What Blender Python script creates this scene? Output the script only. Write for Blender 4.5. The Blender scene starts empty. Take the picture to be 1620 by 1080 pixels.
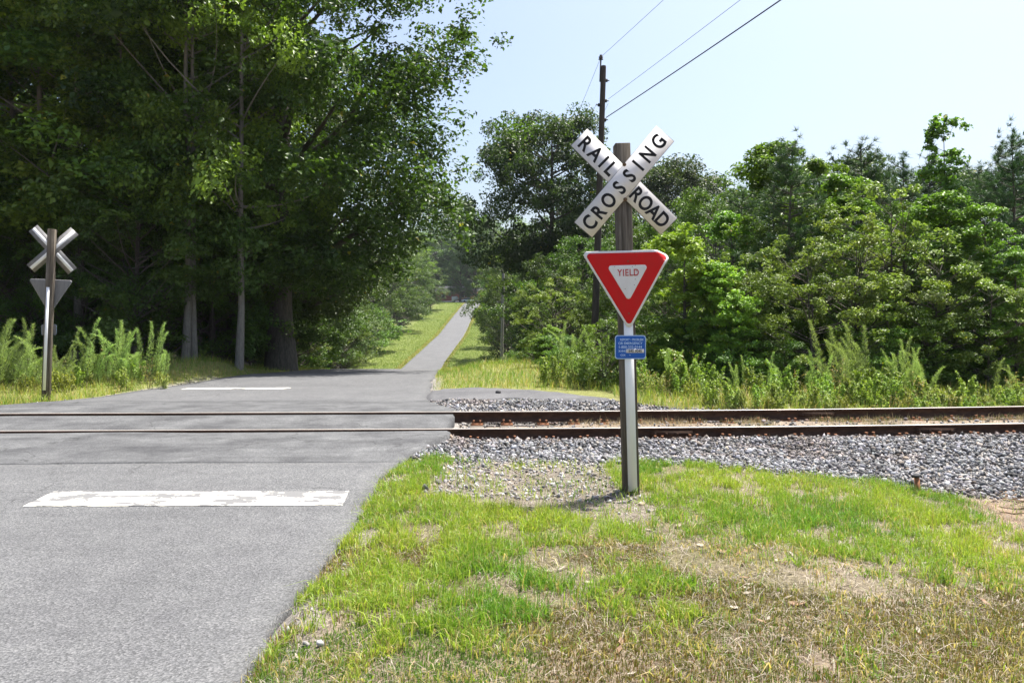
import bpy, bmesh, math, random
import numpy as np
from mathutils import Vector, Matrix

R = math.radians
S = bpy.context.scene
COL = S.collection
rng = np.random.default_rng(7)
random.seed(7)

# ------------------------------------------------------------------ camera, sky, sun, exposure
FPX, HZ, CX, CAMZ = 1241.0, 505.0, 810.0, 1.65      # focal length and horizon row in photo pixels
cam_d = bpy.data.cameras.new('camera')
cam = bpy.data.objects.new('camera', cam_d); COL.objects.link(cam)
cam.location = (0, 0, CAMZ); cam.rotation_euler = (R(90), 0, 0)
cam_d.sensor_width = 36; cam_d.lens = FPX / 1620 * 36; cam_d.shift_y = (HZ - 540) / 1620
cam_d.clip_start = 0.05; cam_d.clip_end = 5000
S.camera = cam

SUN_EL, SUN_AZ = R(67), R(47)                       # azimuth from +Y towards +X
w = bpy.data.worlds.new('World'); S.world = w; w.use_nodes = True
nt = w.node_tree; bg = nt.nodes['Background']
sky = nt.nodes.new('ShaderNodeTexSky'); sky.sky_type = 'NISHITA'; sky.sun_disc = False
sky.sun_elevation = SUN_EL; sky.sun_rotation = SUN_AZ; sky.altitude = 200
sky.air_density = 1.0; sky.dust_density = 5.0; sky.ozone_density = 0.35
tn = nt.nodes.new('ShaderNodeMix'); tn.data_type = 'RGBA'; tn.blend_type = 'MULTIPLY'; tn.inputs[0].default_value = 1.0; tn.inputs[7].default_value = (.965, 1.005, 1.04, 1)   # white balance of the sky
nt.links.new(sky.outputs[0], tn.inputs[6]); nt.links.new(tn.outputs[2], bg.inputs[0]); bg.inputs[1].default_value = 0.098
sun_d = bpy.data.lights.new('sun', 'SUN'); sun_d.energy = 5.0; sun_d.angle = R(0.55); sun_d.color = (1, 0.955, 0.88)
sun = bpy.data.objects.new('sun', sun_d); COL.objects.link(sun)
sdir = Vector((math.sin(SUN_AZ) * math.cos(SUN_EL), math.cos(SUN_AZ) * math.cos(SUN_EL), math.sin(SUN_EL)))
sun.rotation_euler = sdir.to_track_quat('Z', 'Y').to_euler(); sun.location = (20, 20, 40)
S.view_settings.view_transform = 'Standard'; S.view_settings.look = 'None'
S.view_settings.gamma = 1.0; S.view_settings.exposure = 1.2; S.view_settings.use_curve_mapping = False
S.render.engine = 'CYCLES'
S.cycles.use_denoising = True
S.cycles.max_bounces = 8; S.cycles.diffuse_bounces = 2; S.cycles.transmission_bounces = 6; S.cycles.transparent_max_bounces = 6

# ------------------------------------------------------------------ helpers
def at(px, d):
    return (px - CX) / FPX * d
def zat(py, d):
    return CAMZ - (py - HZ) / FPX * d

def hash2(ix, iy, seed):
    h = (ix.astype(np.int64) * 374761393 + iy.astype(np.int64) * 668265263 + seed * 974711) & 0x7fffffff
    h = ((h ^ (h >> 13)) * 1274126177) & 0x7fffffff
    return ((h ^ (h >> 16)) & 0xffff) / 65535.0
def vnoise(x, y, s, seed=0):
    x = np.asarray(x, float) * s; y = np.asarray(y, float) * s
    ix = np.floor(x); iy = np.floor(y); fx = x - ix; fy = y - iy
    fx = fx * fx * (3 - 2 * fx); fy = fy * fy * (3 - 2 * fy)
    a = hash2(ix, iy, seed); b = hash2(ix + 1, iy, seed); c = hash2(ix, iy + 1, seed); d = hash2(ix + 1, iy + 1, seed)
    return (a * (1 - fx) + b * fx) * (1 - fy) + (c * (1 - fx) + d * fx) * fy
def fbm(x, y, s, seed=0):
    return .5 * vnoise(x, y, s, seed) + .3 * vnoise(x, y, s * 2.1, seed + 1) + .2 * vnoise(x, y, s * 4.3, seed + 2)
def sstep(a, b, x):
    t = np.clip((np.asarray(x, float) - a) / (b - a), 0, 1); return t * t * (3 - 2 * t)

def fast_mesh(name, V, F, mat=None, col=None, smooth=False):
    V = np.asarray(V, np.float32).reshape(-1, 3)
    me = bpy.data.meshes.new(name)
    if isinstance(F, np.ndarray): groups = [F]
    else: groups = [np.asarray(g) for g in F if len(g)]
    nl = sum(g.size for g in groups); nf = sum(len(g) for g in groups)
    me.vertices.add(len(V)); me.vertices.foreach_set('co', V.ravel())
    me.loops.add(nl); me.loops.foreach_set('vertex_index', np.concatenate([g.ravel() for g in groups]).astype(np.int32))
    me.polygons.add(nf)
    tot = np.concatenate([np.full(len(g), g.shape[1]) for g in groups])
    st = np.concatenate([[0], np.cumsum(tot)[:-1]])
    me.polygons.foreach_set('loop_start', st.astype(np.int32))
    if smooth: me.polygons.foreach_set('use_smooth', np.ones(nf, bool))
    me.update(calc_edges=True)
    if col is not None:
        c = np.ones((len(V), 4), np.float32); c[:, :3] = col
        a = me.attributes.new('Col', 'FLOAT_COLOR', 'POINT'); a.data.foreach_set('color', c.ravel())
    if mat: me.materials.append(mat)
    return me

def link(name, me, parent=None, label=None, cat=None, group=None, kind=None, loc=None, rot=None):
    o = bpy.data.objects.new(name, me); COL.objects.link(o)
    if parent: o.parent = parent
    if loc: o.location = loc
    if rot: o.rotation_euler = rot
    for k, v in (('label', label), ('category', cat), ('group', group), ('kind', kind)):
        if v: o[k] = v
    return o

class MB:
    """collects simple shapes as one mesh"""
    def __init__(s): s.V = []; s.Q = []; s.T = []; s.n = 0
    def add(s, V, F):
        V = np.asarray(V, float).reshape(-1, 3); s.V.append(V)
        F = np.asarray(F)
        (s.Q if F.shape[1] == 4 else s.T).append(F + s.n); s.n += len(V)
    def box(s, c, d, M=None):
        x, y, z = np.array(d) / 2
        V = np.array([[a, b, e] for a in (-x, x) for b in (-y, y) for e in (-z, z)])
        if M is not None: V = V @ np.array(M.to_3x3()).T
        s.add(V + np.array(c), [[0, 1, 3, 2], [4, 6, 7, 5], [0, 4, 5, 1], [2, 3, 7, 6], [0, 2, 6, 4], [1, 5, 7, 3]])
    def tube(s, P, rad, n=8, cap=True):
        P = np.asarray(P, float); rad = np.broadcast_to(rad, (len(P),))
        T = np.gradient(P, axis=0); T /= np.linalg.norm(T, axis=1)[:, None] + 1e-9
        ref = np.where(np.abs(T[:, 2:3]) < .9, np.array([[0, 0, 1.]]), np.array([[1., 0, 0]]))
        U = np.cross(T, ref[0] if abs(T[0, 2]) < .9 else np.array([1., 0, 0])); U /= np.linalg.norm(U, axis=1)[:, None] + 1e-9
        W = np.cross(T, U)
        a = np.arange(n) / n * 2 * math.pi
        V = P[:, None, :] + rad[:, None, None] * (np.cos(a)[None, :, None] * U[:, None, :] + np.sin(a)[None, :, None] * W[:, None, :])
        i = np.arange(len(P) - 1)[:, None] * n; j = np.arange(n)[None, :]; k = (j + 1) % n
        F = np.stack([i + j, i + k, i + n + k, i + n + j], -1).reshape(-1, 4)
        s.add(V.reshape(-1, 3), F)
        if cap:
            for e in (0, len(P) - 1):
                r = V[e]; c = P[e]
                s.add(np.vstack([r, c[None]]), np.array([[q, (q + 1) % n, n] if e else [(q + 1) % n, q, n] for q in range(n)]))
    def prism(s, pts, y0, y1):
        """outline in x,z extruded along y"""
        n = len(pts); p = np.array(pts)
        V = np.vstack([np.c_[p[:, 0], np.full(n, y0), p[:, 1]], np.c_[p[:, 0], np.full(n, y1), p[:, 1]]])
        s.add(V, [[i, (i + 1) % n, n + (i + 1) % n, n + i] for i in range(n)])
        c = p.mean(0)
        for o, y in ((0, y0), (n, y1)):
            s.add(np.vstack([V[o:o + n], [[c[0], y, c[1]]]]), [[(i + 1) % n, i, n] if o == 0 else [i, (i + 1) % n, n] for i in range(n)])
    def mesh(s, name, mat, col=None, smooth=False):
        g = []
        if s.Q: g.append(np.vstack(s.Q))
        if s.T: g.append(np.vstack(s.T))
        return fast_mesh(name, np.vstack(s.V), g, mat, col, smooth)

def bevel_mesh(me, w=.004, seg=1):
    bm = bmesh.new(); bm.from_mesh(me)
    bmesh.ops.remove_doubles(bm, verts=bm.verts, dist=1e-5)
    bmesh.ops.bevel(bm, geom=list(bm.edges), offset=w, segments=seg, affect='EDGES', clamp_overlap=True)
    bm.to_mesh(me); bm.free(); return me

# ------------------------------------------------------------------ materials
class NG:
    def __init__(s, name):
        s.m = bpy.data.materials.new(name); s.m.use_nodes = True; s.t = s.m.node_tree
        s.b = s.t.nodes['Principled BSDF']; s.out = s.t.nodes['Material Output']
    def n(s, typ, **k):
        o = s.t.nodes.new(typ)
        for a, v in k.items():
            if a in o.inputs.keys() if isinstance(a, str) else False: o.inputs[a].default_value = v
            else: setattr(o, a, v)
        return o
    def l(s, a, b): s.t.links.new(a, b)
    def coord(s, scale=(1, 1, 1), kind='Object'):
        c = s.n('ShaderNodeTexCoord'); mp = s.n('ShaderNodeMapping'); mp.inputs['Scale'].default_value = scale
        s.l(c.outputs[kind], mp.inputs[0]); return mp.outputs[0]
    def noise(s, vec, scale, detail=4, rough=.6):
        o = s.n('ShaderNodeTexNoise'); o.inputs['Scale'].default_value = scale; o.inputs['Detail'].default_value = detail
        o.inputs['Roughness'].default_value = rough; s.l(vec, o.inputs['Vector']); return o.outputs['Fac']
    def ramp(s, f, stops):
        o = s.n('ShaderNodeValToRGB'); e = o.color_ramp.elements
        while len(e) < len(stops): e.new(.5)
        for q, (p, c) in zip(e, stops): q.position = p; q.color = (*c, 1) if len(c) == 3 else c
        s.l(f, o.inputs[0]); return o.outputs[0]
    def mix(s, a, b, f, mode='MIX'):
        o = s.n('ShaderNodeMix'); o.data_type = 'RGBA'; o.blend_type = mode
        for v, i in ((f, 0), (a, 6), (b, 7)):
            if isinstance(v, (int, float)): o.inputs[i].default_value = v
            elif isinstance(v, tuple): o.inputs[i].default_value = (*v, 1)
            else: s.l(v, o.inputs[i])
        return o.outputs[2]
    def bump(s, h, strength=.3, dist=.01):
        o = s.n('ShaderNodeBump'); o.inputs['Strength'].default_value = strength; o.inputs['Distance'].default_value = dist
        s.l(h, o.inputs['Height']); s.l(o.outputs[0], s.b.inputs['Normal'])
    def set(s, col=None, rough=.8, metal=0, spec=.5):
        if col is not None:
            if isinstance(col, tuple): s.b.inputs['Base Color'].default_value = (*col, 1)
            else: s.l(col, s.b.inputs['Base Color'])
        if isinstance(rough, (int, float)): s.b.inputs['Roughness'].default_value = rough
        else: s.l(rough, s.b.inputs['Roughness'])
        s.b.inputs['Metallic'].default_value = metal; s.b.inputs['Specular IOR Level'].default_value = spec
        return s.m

def m_simple(name, c1, c2, scale=8, stretch=(1, 1, 1), rough=.8, bump=.2, metal=0, dist=.01, spec=.4):
    g = NG(name); v = g.coord(stretch); f = g.noise(v, scale, 6, .65)
    g.bump(f, bump, dist)
    return g.set(g.ramp(f, [(.3, c1), (.7, c2)]), rough, metal, spec)

def m_asphalt(name, lo, hi, spk, patch, bump=.5, streaks=.8, crk=.42, bs=.55):
    g = NG(name); v = g.coord()
    vo = g.n('ShaderNodeTexVoronoi'); vo.inputs['Scale'].default_value = 95; g.l(v, vo.inputs['Vector'])
    fine = g.noise(v, 60, 4, .7); big = g.noise(v, bs, 5, .65); mid = g.noise(v, 4, 5, .7)
    streak = g.noise(g.coord((.35, 3.5, 1)), 1.0, 5, .65)
    c = g.ramp(fine, [(.32, lo), (.68, hi)])
    c = g.mix(c, g.ramp(vo.outputs['Color'], [(.0, (.35, .35, .35)), (.55, (1, 1, 1)), (1, spk)]), .75, 'MULTIPLY')
    c = g.mix(c, g.ramp(big, [(.35, (1.12, 1.12, 1.12)), (.65, patch)]), 1.0, 'MULTIPLY')
    c = g.mix(c, g.ramp(mid, [(.3, (.86, .86, .87)), (.7, (1.08, 1.08, 1.07))]), 1.0, 'MULTIPLY')
    c = g.mix(c, g.ramp(streak, [(.36, (.8, .8, .81)), (.5, (1, 1, 1)), (.75, (1.06, 1.06, 1.06))]), streaks, 'MULTIPLY')
    # hairline cracks
    warp = g.mix(v, g.n('ShaderNodeTexNoise').outputs['Color'], .0)
    cr = g.n('ShaderNodeTexVoronoi'); cr.feature = 'DISTANCE_TO_EDGE'; cr.inputs['Scale'].default_value = .42
    wn = g.n('ShaderNodeTexNoise'); wn.inputs['Scale'].default_value = 1.6; wn.inputs['Detail'].default_value = 5; g.l(v, wn.inputs['Vector'])
    vm = g.n('ShaderNodeVectorMath'); vm.operation = 'MULTIPLY_ADD'; vm.inputs[1].default_value = (1.1, 1.1, 0)
    g.l(wn.outputs['Color'], vm.inputs[0]); g.l(v, vm.inputs[2]); g.l(vm.outputs[0], cr.inputs['Vector'])
    ck = g.ramp(cr.outputs['Distance'], [(0, (.3, .3, .3)), (.006, (1, 1, 1))])
    gate = g.ramp(g.noise(v, .35, 3, .5), [(crk, (0, 0, 0)), (crk + .08, (1, 1, 1))])
    c = g.mix(c, g.mix((1, 1, 1), ck, gate), .8, 'MULTIPLY')
    g.bump(vo.outputs['Distance'], bump, .006)
    return g.set(c, .85, 0, .35)

def m_foliage(name, trans=.34, rough=.47, tint=(1.4, 1.42, 1.08), spec=.32, tcol=(1.25, 1.35, .55)):
    g = NG(name); a = g.n('ShaderNodeAttribute'); a.attribute_name = 'Col'
    oi = g.n('ShaderNodeObjectInfo')
    hsv = g.n('ShaderNodeHueSaturation')
    mr = g.n('ShaderNodeMapRange'); mr.inputs[3].default_value = .8; mr.inputs[4].default_value = 1.2
    g.l(oi.outputs['Random'], mr.inputs[0]); g.l(mr.outputs[0], hsv.inputs['Value'])
    mh = g.n('ShaderNodeMapRange'); mh.inputs[3].default_value = .485; mh.inputs[4].default_value = .515
    g.l(oi.outputs['Random'], mh.inputs[0]); g.l(mh.outputs[0], hsv.inputs['Hue'])
    g.l(a.outputs['Color'], hsv.inputs['Color'])
    c = g.mix(hsv.outputs[0], tint, 1.0, 'MULTIPLY')
    g.set(c, rough, 0, spec)
    tr = g.n('ShaderNodeBsdfTranslucent'); tc = g.mix(c, tcol, 1.0, 'MULTIPLY'); g.l(tc, tr.inputs[0])
    ms = g.n('ShaderNodeMixShader'); ms.inputs[0].default_value = trans
    g.l(g.b.outputs[0], ms.inputs[1]); g.l(tr.outputs[0], ms.inputs[2]); g.l(ms.outputs[0], g.out.inputs[0])
    return g.m

M = {}
M['asphalt'] = m_asphalt('asphalt', (.066, .068, .072), (.145, .147, .15), (1.75, 1.7, 1.7), (.90, .90, .91), .6, .3, .5)
M['asphalt2'] = m_asphalt('asphalt_crossing', (.078, .08, .084), (.138, .14, .143), (1.4, 1.4, 1.4), (.55, .55, .57), .3, .8, .4, 1.5)
M['asphalt_old'] = m_asphalt('asphalt_apron', (.075, .075, .08), (.15, .15, .155), (1.2, 1.2, 1.2), (.72, .72, .74), .35)
M['leaf'] = m_foliage('leaf'); M['needle'] = m_foliage('needle', .2, .5, tcol=(1.1, 1.2, .7))
M['grass'] = m_foliage('grass_blade', .42, .5, (1.35, 1.35, 1.25), spec=.35, tcol=(1.2, 1.25, .6))
M['dry'] = m_foliage('dry_straw', .25, .7, (1.1, 1.1, 1.1), spec=.2, tcol=(1, 1, 1))
M['bark'] = m_simple('bark', (.05, .042, .035), (.14, .12, .10), 5, (4, 4, .7), .95, .8, dist=.03)
M['bark_pale'] = m_simple('bark_pale', (.13, .115, .10), (.27, .245, .215), 5, (4, 4, .8), .95, .6, dist=.02)
M['stem'] = m_simple('stem', (.08, .10, .03), (.15, .16, .06), 10, rough=.8)
M['pole'] = m_simple('creosote_pole', (.028, .022, .018), (.072, .058, .048), 4, (6, 6, .5), .9, .5, dist=.01)
M['pole_pale'] = m_simple('weathered_pole', (.2, .19, .175), (.33, .31, .29), 4, (6, 6, .5), .9, .4)
M['wire'] = m_simple('wire', (.02, .02, .02), (.04, .04, .04), 20, rough=.6)
M['glaze'] = m_simple('insulator_glaze', (.03, .015, .012), (.05, .03, .02), 20, rough=.25)
M['rail'] = m_simple('rusty_rail', (.030, .016, .010), (.085, .045, .028), 14, (.5, 1, 1), .85, .35, .2)
M['rail_top'] = m_simple('worn_rail_head', (.40, .36, .32), (.58, .55, .52), 10, (.2, 4, 1), .4, .05, .45)
M['rust'] = m_simple('orange_rust', (.16, .06, .025), (.40, .19, .10), 22, rough=.9, bump=.4)
M['tie'] = m_simple('tie_timber', (.06, .05, .042), (.19, .165, .14), 6, (.6, 6, 1), .95, .7, dist=.02)
M['white_strip'] = m_simple('white_reflective_strip', (.84, .84, .84), (.92, .92, .91), 3, (2, 2, .6), .6, .05)
M['aluminium'] = m_simple('aluminium_sheet', (.17, .165, .165), (.25, .245, .24), 4, (3, 3, .5), .55, .06, .4)
M['bolt'] = m_simple('rusty_bolt', (.10, .06, .035), (.23, .15, .09), 60, rough=.7, metal=.3)

def m_sign(name, c, dirt, rough=.35):
    g = NG(name); v = g.coord(kind='Object'); n1 = g.noise(g.coord((3, 3, 1.2)), 3.2, 6, .65); n2 = g.noise(v, 55, 3, .6)
    f = g.ramp(n1, [(.42, (0, 0, 0)), (.8, (.35, .35, .35))]); s = g.ramp(n2, [(.70, (0, 0, 0)), (.76, (.55, .55, .55))])
    cc = g.mix(g.mix(c, dirt, f), dirt, s)
    g.bump(n1, .05, .004)
    return g.set(cc, .5, 0, .22)
M['sign_white'] = m_sign('sign_white', (.72, .705, .71), (.46, .42, .39)); M['sign_red'] = m_sign('sign_red', (.56, .007, .008), (.36, .03, .02))
M['sign_blue'] = m_sign('sign_blue', (.02, .115, .48), (.03, .08, .22)); M['sign_black'] = m_sign('sign_black', (.012, .012, .014), (.05, .05, .05))
M['sign_pale_blue'] = m_sign('sign_pale_blue', (.48, .63, .86), (.25, .36, .55)); M['letter_red'] = m_sign('letter_red', (.45, .025, .03), (.55, .25, .22))

def m_post():
    g = NG('weathered_timber'); v = g.coord((14, 14, .55)); n = g.noise(v, 2.2, 7, .7); b = g.noise(g.coord((1, 1, .5)), 1.6, 4, .6)
    c = g.ramp(n, [(.3, (.03, .025, .02)), (.5, (.12, .104, .086)), (.7, (.25, .222, .19))])
    c = g.mix(c, g.ramp(b, [(.35, (.7, .66, .58)), (.65, (1.1, 1.1, 1.1))]), 1.0, 'MULTIPLY')
    g.bump(n, .8, .012); return g.set(c, .95, 0, .2)
M['post'] = m_post()

def m_paint():
    g = NG('worn_road_paint'); v = g.coord(); n = g.noise(g.coord((1.0, 2.4, 1)), 2.6, 8, .72); f = g.noise(v, 70, 3, .7)
    big = g.ramp(n, [(.49, (0, 0, 0)), (.512, (1, 1, 1))]); fn = g.ramp(f, [(.67, (0, 0, 0)), (.71, (1, 1, 1))])
    wear = g.mix(big, fn, .5, 'LIGHTEN')
    g.bump(f, .3, .004)
    return g.set(g.mix((.70, .68, .60), (.15, .15, .152), wear), .8, 0, .3)
M['paint'] = m_paint()

def m_ground():
    g = NG('ground_soil'); a = g.n('ShaderNodeAttribute'); a.attribute_name = 'Col'
    v = g.coord(); n = g.noise(v, 7, 8, .75); n2 = g.noise(v, 38, 5, .75); n3 = g.noise(v, 1.3, 5, .6)
    c = g.mix(a.outputs['Color'], g.ramp(n, [(.28, (.55, .52, .5)), (.72, (1.3, 1.28, 1.25))]), 1, 'MULTIPLY')
    c = g.mix(c, g.ramp(n2, [(.32, (.35, .33, .31)), (.52, (1, 1, 1)), (.72, (1.7, 1.68, 1.65))]), 1, 'MULTIPLY')
    c = g.mix(c, g.ramp(n3, [(.3, (.85, .85, .85)), (.7, (1.12, 1.12, 1.1))]), 1, 'MULTIPLY')
    g.bump(n2, .8, .03); return g.set(c, .95, 0, .15)
M['ground'] = m_ground()

def m_stone():
    g = NG('ballast_stone'); a = g.n('ShaderNodeAttribute'); a.attribute_name = 'Col'; v = g.coord()
    n = g.noise(v, 60, 4, .7)
    c = g.mix(a.outputs['Color'], g.ramp(n, [(.3, (.7, .7, .7)), (.7, (1.25, 1.25, 1.25))]), 1, 'MULTIPLY')
    g.bump(n, .5, .006); return g.set(c, .8, 0, .35)
M['stone'] = m_stone()

# ------------------------------------------------------------------ terrain and alignments
RY = [-80, 0, 8, 12, 15, 19, 25, 38, 45, 60, 80, 95, 106, 146, 202, 231, 246, 300, 1500]
RZ = [-.2, 0, 0, .07, .03, -.06, -.12, -.73, -1.7, -3.1, -4.4, -4.6, -4.16, -1.29, 2.95, 6.2, 6.95, 7.6, 14]
RX = [-3.9, -4.15, -4.3, -4.55, -4.7, -5.0, -5.45, -6.3, -6.9, -8.4, -10.0, -11.2, -11.6, -11.3, -12.3, -11.8, -11.7, -11.5, -11]
def _sm(tab):
    ya = np.arange(-80, 1500, 1.0); z = np.interp(ya, RY, tab); k = np.array([1, 2, 3, 2, 1.]) / 9
    zz = np.convolve(np.pad(z, 2, mode='edge'), k, 'valid'); return ya, zz
_ya, _za = _sm(RZ); _, _xa = _sm(RX)
def zr(y): return np.interp(y, _ya, _za)
def xc(y): return np.interp(y, _ya, _xa)
def hw(y): return np.interp(y, [0, 20, 38, 110], [2.95, 3.0, 2.8, 2.42])
def right_edge(y):
    return xc(y) + hw(y) + np.interp(y, [8.2, 9.6, 11, 13.3, 14.6, 15.6, 17], [0, .22, .62, .66, .3, .05, 0])
def left_edge(y):
    return xc(y) - hw(y) - np.interp(y, [6, 8.5, 10, 13.5, 17, 22, 30], [0, .6, 2.2, 2.1, 1.0, .5, 0])
YAW = .035
def yt(x): return 12.25 + YAW * np.asarray(x, float)           # centre line of the track
def ztop(x, t):                                               # top of rail: far rail sits a little higher
    x = np.asarray(x, float); xx = np.clip(x, 0, 14)
    return .092 + .036 * np.clip(t / .75, -1, 1) + .0007 * xx * xx + np.clip(x - 14, 0, 99) * .004
def road_z(x, y):
    return zr(y) + .012 * (vnoise(x, y, .5, 40) - .5)
def terrain(x, y):
    x = np.asarray(x, float); y = np.asarray(y, float)
    z = zr(y).copy()
    rough = fbm(x, y, .8, 3) - .5
    re, le = right_edge(y), left_edge(y)
    off = np.maximum(x - re, le - x)                            # > 0 outside the road
    out = sstep(-.15, .5, off)
    z = z + out * (.05 * rough + .02) - .07 * (1 - sstep(-.05, .12, off)) - .02 * (off < .3)
    near = 1 - sstep(14, 19, y)
    z -= near * .07 * np.clip(x - 1.8, 0, 9) * sstep(1, 4, y)
    # track bed
    t = y - yt(x)
    bed = np.where(t < 0, sstep(-4.0, -1.7, t), 1 - sstep(1.5, 3.0, t)) * np.maximum(sstep(-1.2, -.6, x), 1 - sstep(-10.6, -9.6, x))
    zb = ztop(x, 0) - .215 + .07 * np.exp(-((t - 1.6) / .45) ** 2) * sstep(1.2, 2.4, x) + .055 * (np.abs(t) < .66) * sstep(.2, 1.5, x) + .03 * (vnoise(x, y, 3, 9) - .5)
    z = z * (1 - bed) + zb * bed
    # bank in front of the wood on the far side of the crossing
    z += .42 * np.exp(-((x + 10.2) / 2.2) ** 2 - ((y - 25.5) / 3.2) ** 2) * sstep(.1, 1.2, off)
    # verge swells and drops beyond the crossing
    v = sstep(16, 22, y) * sstep(.3, 3, off)
    z += v * .25 * (fbm(x, y, .16, 14) - .45)
    z += sstep(12, 60, off) * sstep(30, 80, y) * 3.0 * (fbm(x, y, .02, 22))
    z -= .075 * np.exp(-((x - 1.1) / 1.3) ** 2 - ((y - 7.4) / 1.1) ** 2) + .17 * np.exp(-((x + 10.6) / 2.0) ** 2 - ((y - 17.2) / 2.4) ** 2) * sstep(0, .8, off)
    z += .30 * np.exp(-((x + .2) / 2.4) ** 2 - ((y - 27) / 4.5) ** 2) * sstep(.2, 1.6, off)
    return z

def axis(parts):
    return np.unique(np.round(np.concatenate([np.arange(a, b, s) for a, b, s in parts]), 4))
gx = axis([(-900, -120, 60), (-120, -40, 8), (-40, -14, 1.2), (-14, -2.2, .3), (-2.2, 8, .09), (8, 14, .3), (14, 40, 1.2), (40, 120, 8), (120, 961, 60)])
gy = axis([(-80, -10, 8), (-10, 2.6, .8), (2.6, 16, .09), (16, 40, .4), (40, 130, 1.5), (130, 300, 4), (300, 1501, 60)])
X, Y = np.meshgrid(gx, gy)
Z = terrain(X, Y)
nx, ny = len(gx), len(gy)
i = (np.arange(ny - 1)[:, None] * nx + np.arange(nx - 1)[None, :])
GF = np.stack([i, i + 1, i + nx + 1, i + nx], -1).reshape(-1, 4)

def ground_cover(x, y):
    """masks of what lies on the ground: gravel, red dirt, bare dirt, wood floor"""
    t = y - yt(x)
    off = np.maximum(x - right_edge(y), left_edge(y) - x)
    n = fbm(x, y, 1.6, 5) - .5
    edge = np.interp(x, [-1, 1, 2.1, 3.4, 4.6, 8], [-2.95, -3.2, -3.35, -3.95, -4.3, -4.5]) + .5 * n
    grav = sstep(edge - .25, edge + .15, t) * (1 - sstep(2.25 + .6 * n + .9 * (1 - sstep(1.5, 3.2, x)), 2.8 + .6 * n + .9 * (1 - sstep(1.5, 3.2, x)), t)) * (x > -2.6)
    patch = 1.1 * np.exp(-((x - .12) / .95) ** 4 - ((y - 8.25) / 1.15) ** 4) + .7 * np.exp(-((x - .65) / .5) ** 2 - ((y - 7.3) / .35) ** 2) + .55 * np.exp(-((x - 1.0) / .3) ** 2 - ((y - 6.3) / .5) ** 2) + 1.1 * np.exp(-((x - .55) / .62) ** 2 - ((y - 6.95) / .46) ** 2)
    bare = sstep(.25, .7, patch + .5 * n)
    red = sstep(.3, .8, np.exp(-((x - 5.25) / .85) ** 2 - ((y - 7.6) / .75) ** 2) * 1.25 + .95 * np.exp(-((x - 4.75) / .6) ** 2 - ((y - 6.6) / .6) ** 2) + .6 * n)
    shoulder = (1 - sstep(.05, .38 + .25 * n, off)) * (y < 24) * (x < 1)
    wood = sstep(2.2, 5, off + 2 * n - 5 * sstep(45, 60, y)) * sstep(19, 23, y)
    return grav, bare, red, shoulder, wood
grav, bare, red, shoulder, wood = ground_cover(X, Y)
n1 = fbm(X, Y, .9, 31)
def lerp(a, b, f): return a * (1 - f[..., None]) + np.array(b) * f[..., None]
C = np.zeros(X.shape + (3,)) + np.array((.25, .215, .165))
C = lerp(C, (.17, .155, .09), sstep(.4, .6, n1))
C = lerp(C, (.23, .175, .13), (1 - sstep(4.3, 5.2, Y + n1)) * .5)
C = lerp(C, (.20, .215, .075), sstep(14.5, 17, Y))
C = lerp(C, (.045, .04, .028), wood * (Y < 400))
C = lerp(C, (.205, .185, .16), bare)
C = lerp(C, (.29, .215, .155), red)
C = lerp(C, (.30, .29, .285), np.clip(grav, 0, 1))
between = (np.abs(Y - yt(X)) < .68) & (X > -1.2)
C[between] = np.array((.27, .225, .185))
C = lerp(C, (.25, .24, .235), shoulder)
far_lawn = sstep(30, 60, Y) * (1 - wood)
C = lerp(C, (.135, .175, .045), far_lawn * .9)
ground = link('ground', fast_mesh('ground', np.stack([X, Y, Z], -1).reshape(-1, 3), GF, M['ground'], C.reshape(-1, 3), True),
              label='grassy rural ground running from the verge to the far woods', cat='ground', kind='structure')

# ------------------------------------------------------------------ road, crossing, apron, markings
def sheet(name, rows, ncol, lf, rf, zf, mat, parent=None, skirt=.09, jag=.07, shear=True, **k):
    V = []; m = len(rows)
    for v in rows:
        u = np.linspace(0, 1, ncol)
        l = float(lf(v)); r = float(rf(v))
        j = jag * (float(vnoise(v, 3.3, 1.1, 77)) - .5) * 2 + jag * .7 * (float(vnoise(v, 8.3, 4.3, 78)) - .5) * 2
        j2 = jag * (float(vnoise(v, 13.3, 1.1, 79)) - .5) * 2
        x = l + j2 + (r + j - l - j2) * u
        wgt = float(sstep(2, 8, v) * (1 - sstep(16, 26, v))) if shear else 0
        y = v + YAW * x * wgt
        V.append(np.c_[x, y, zf(x, y)])
    V = np.array(V)
    idx = np.arange(m * ncol).reshape(m, ncol)
    F = [np.stack([idx[:-1, :-1], idx[:-1, 1:], idx[1:, 1:], idx[1:, :-1]], -1).reshape(-1, 4)]
    # skirts so that the slab has thickness
    rim = np.concatenate([idx[0, :], idx[1:, -1], idx[-1, -2::-1], idx[-2:0:-1, 0]])
    P = V.reshape(-1, 3); low = P[rim].copy(); low[:, 2] -= skirt
    a = np.arange(len(rim)); b = (a + 1) % len(rim); base = len(P)
    F.append(np.stack([rim[a], base + a, base + b, rim[b]], -1))
    return link(name, fast_mesh(name, np.vstack([P, low]), F, mat, None, False), parent, **k)

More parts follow.
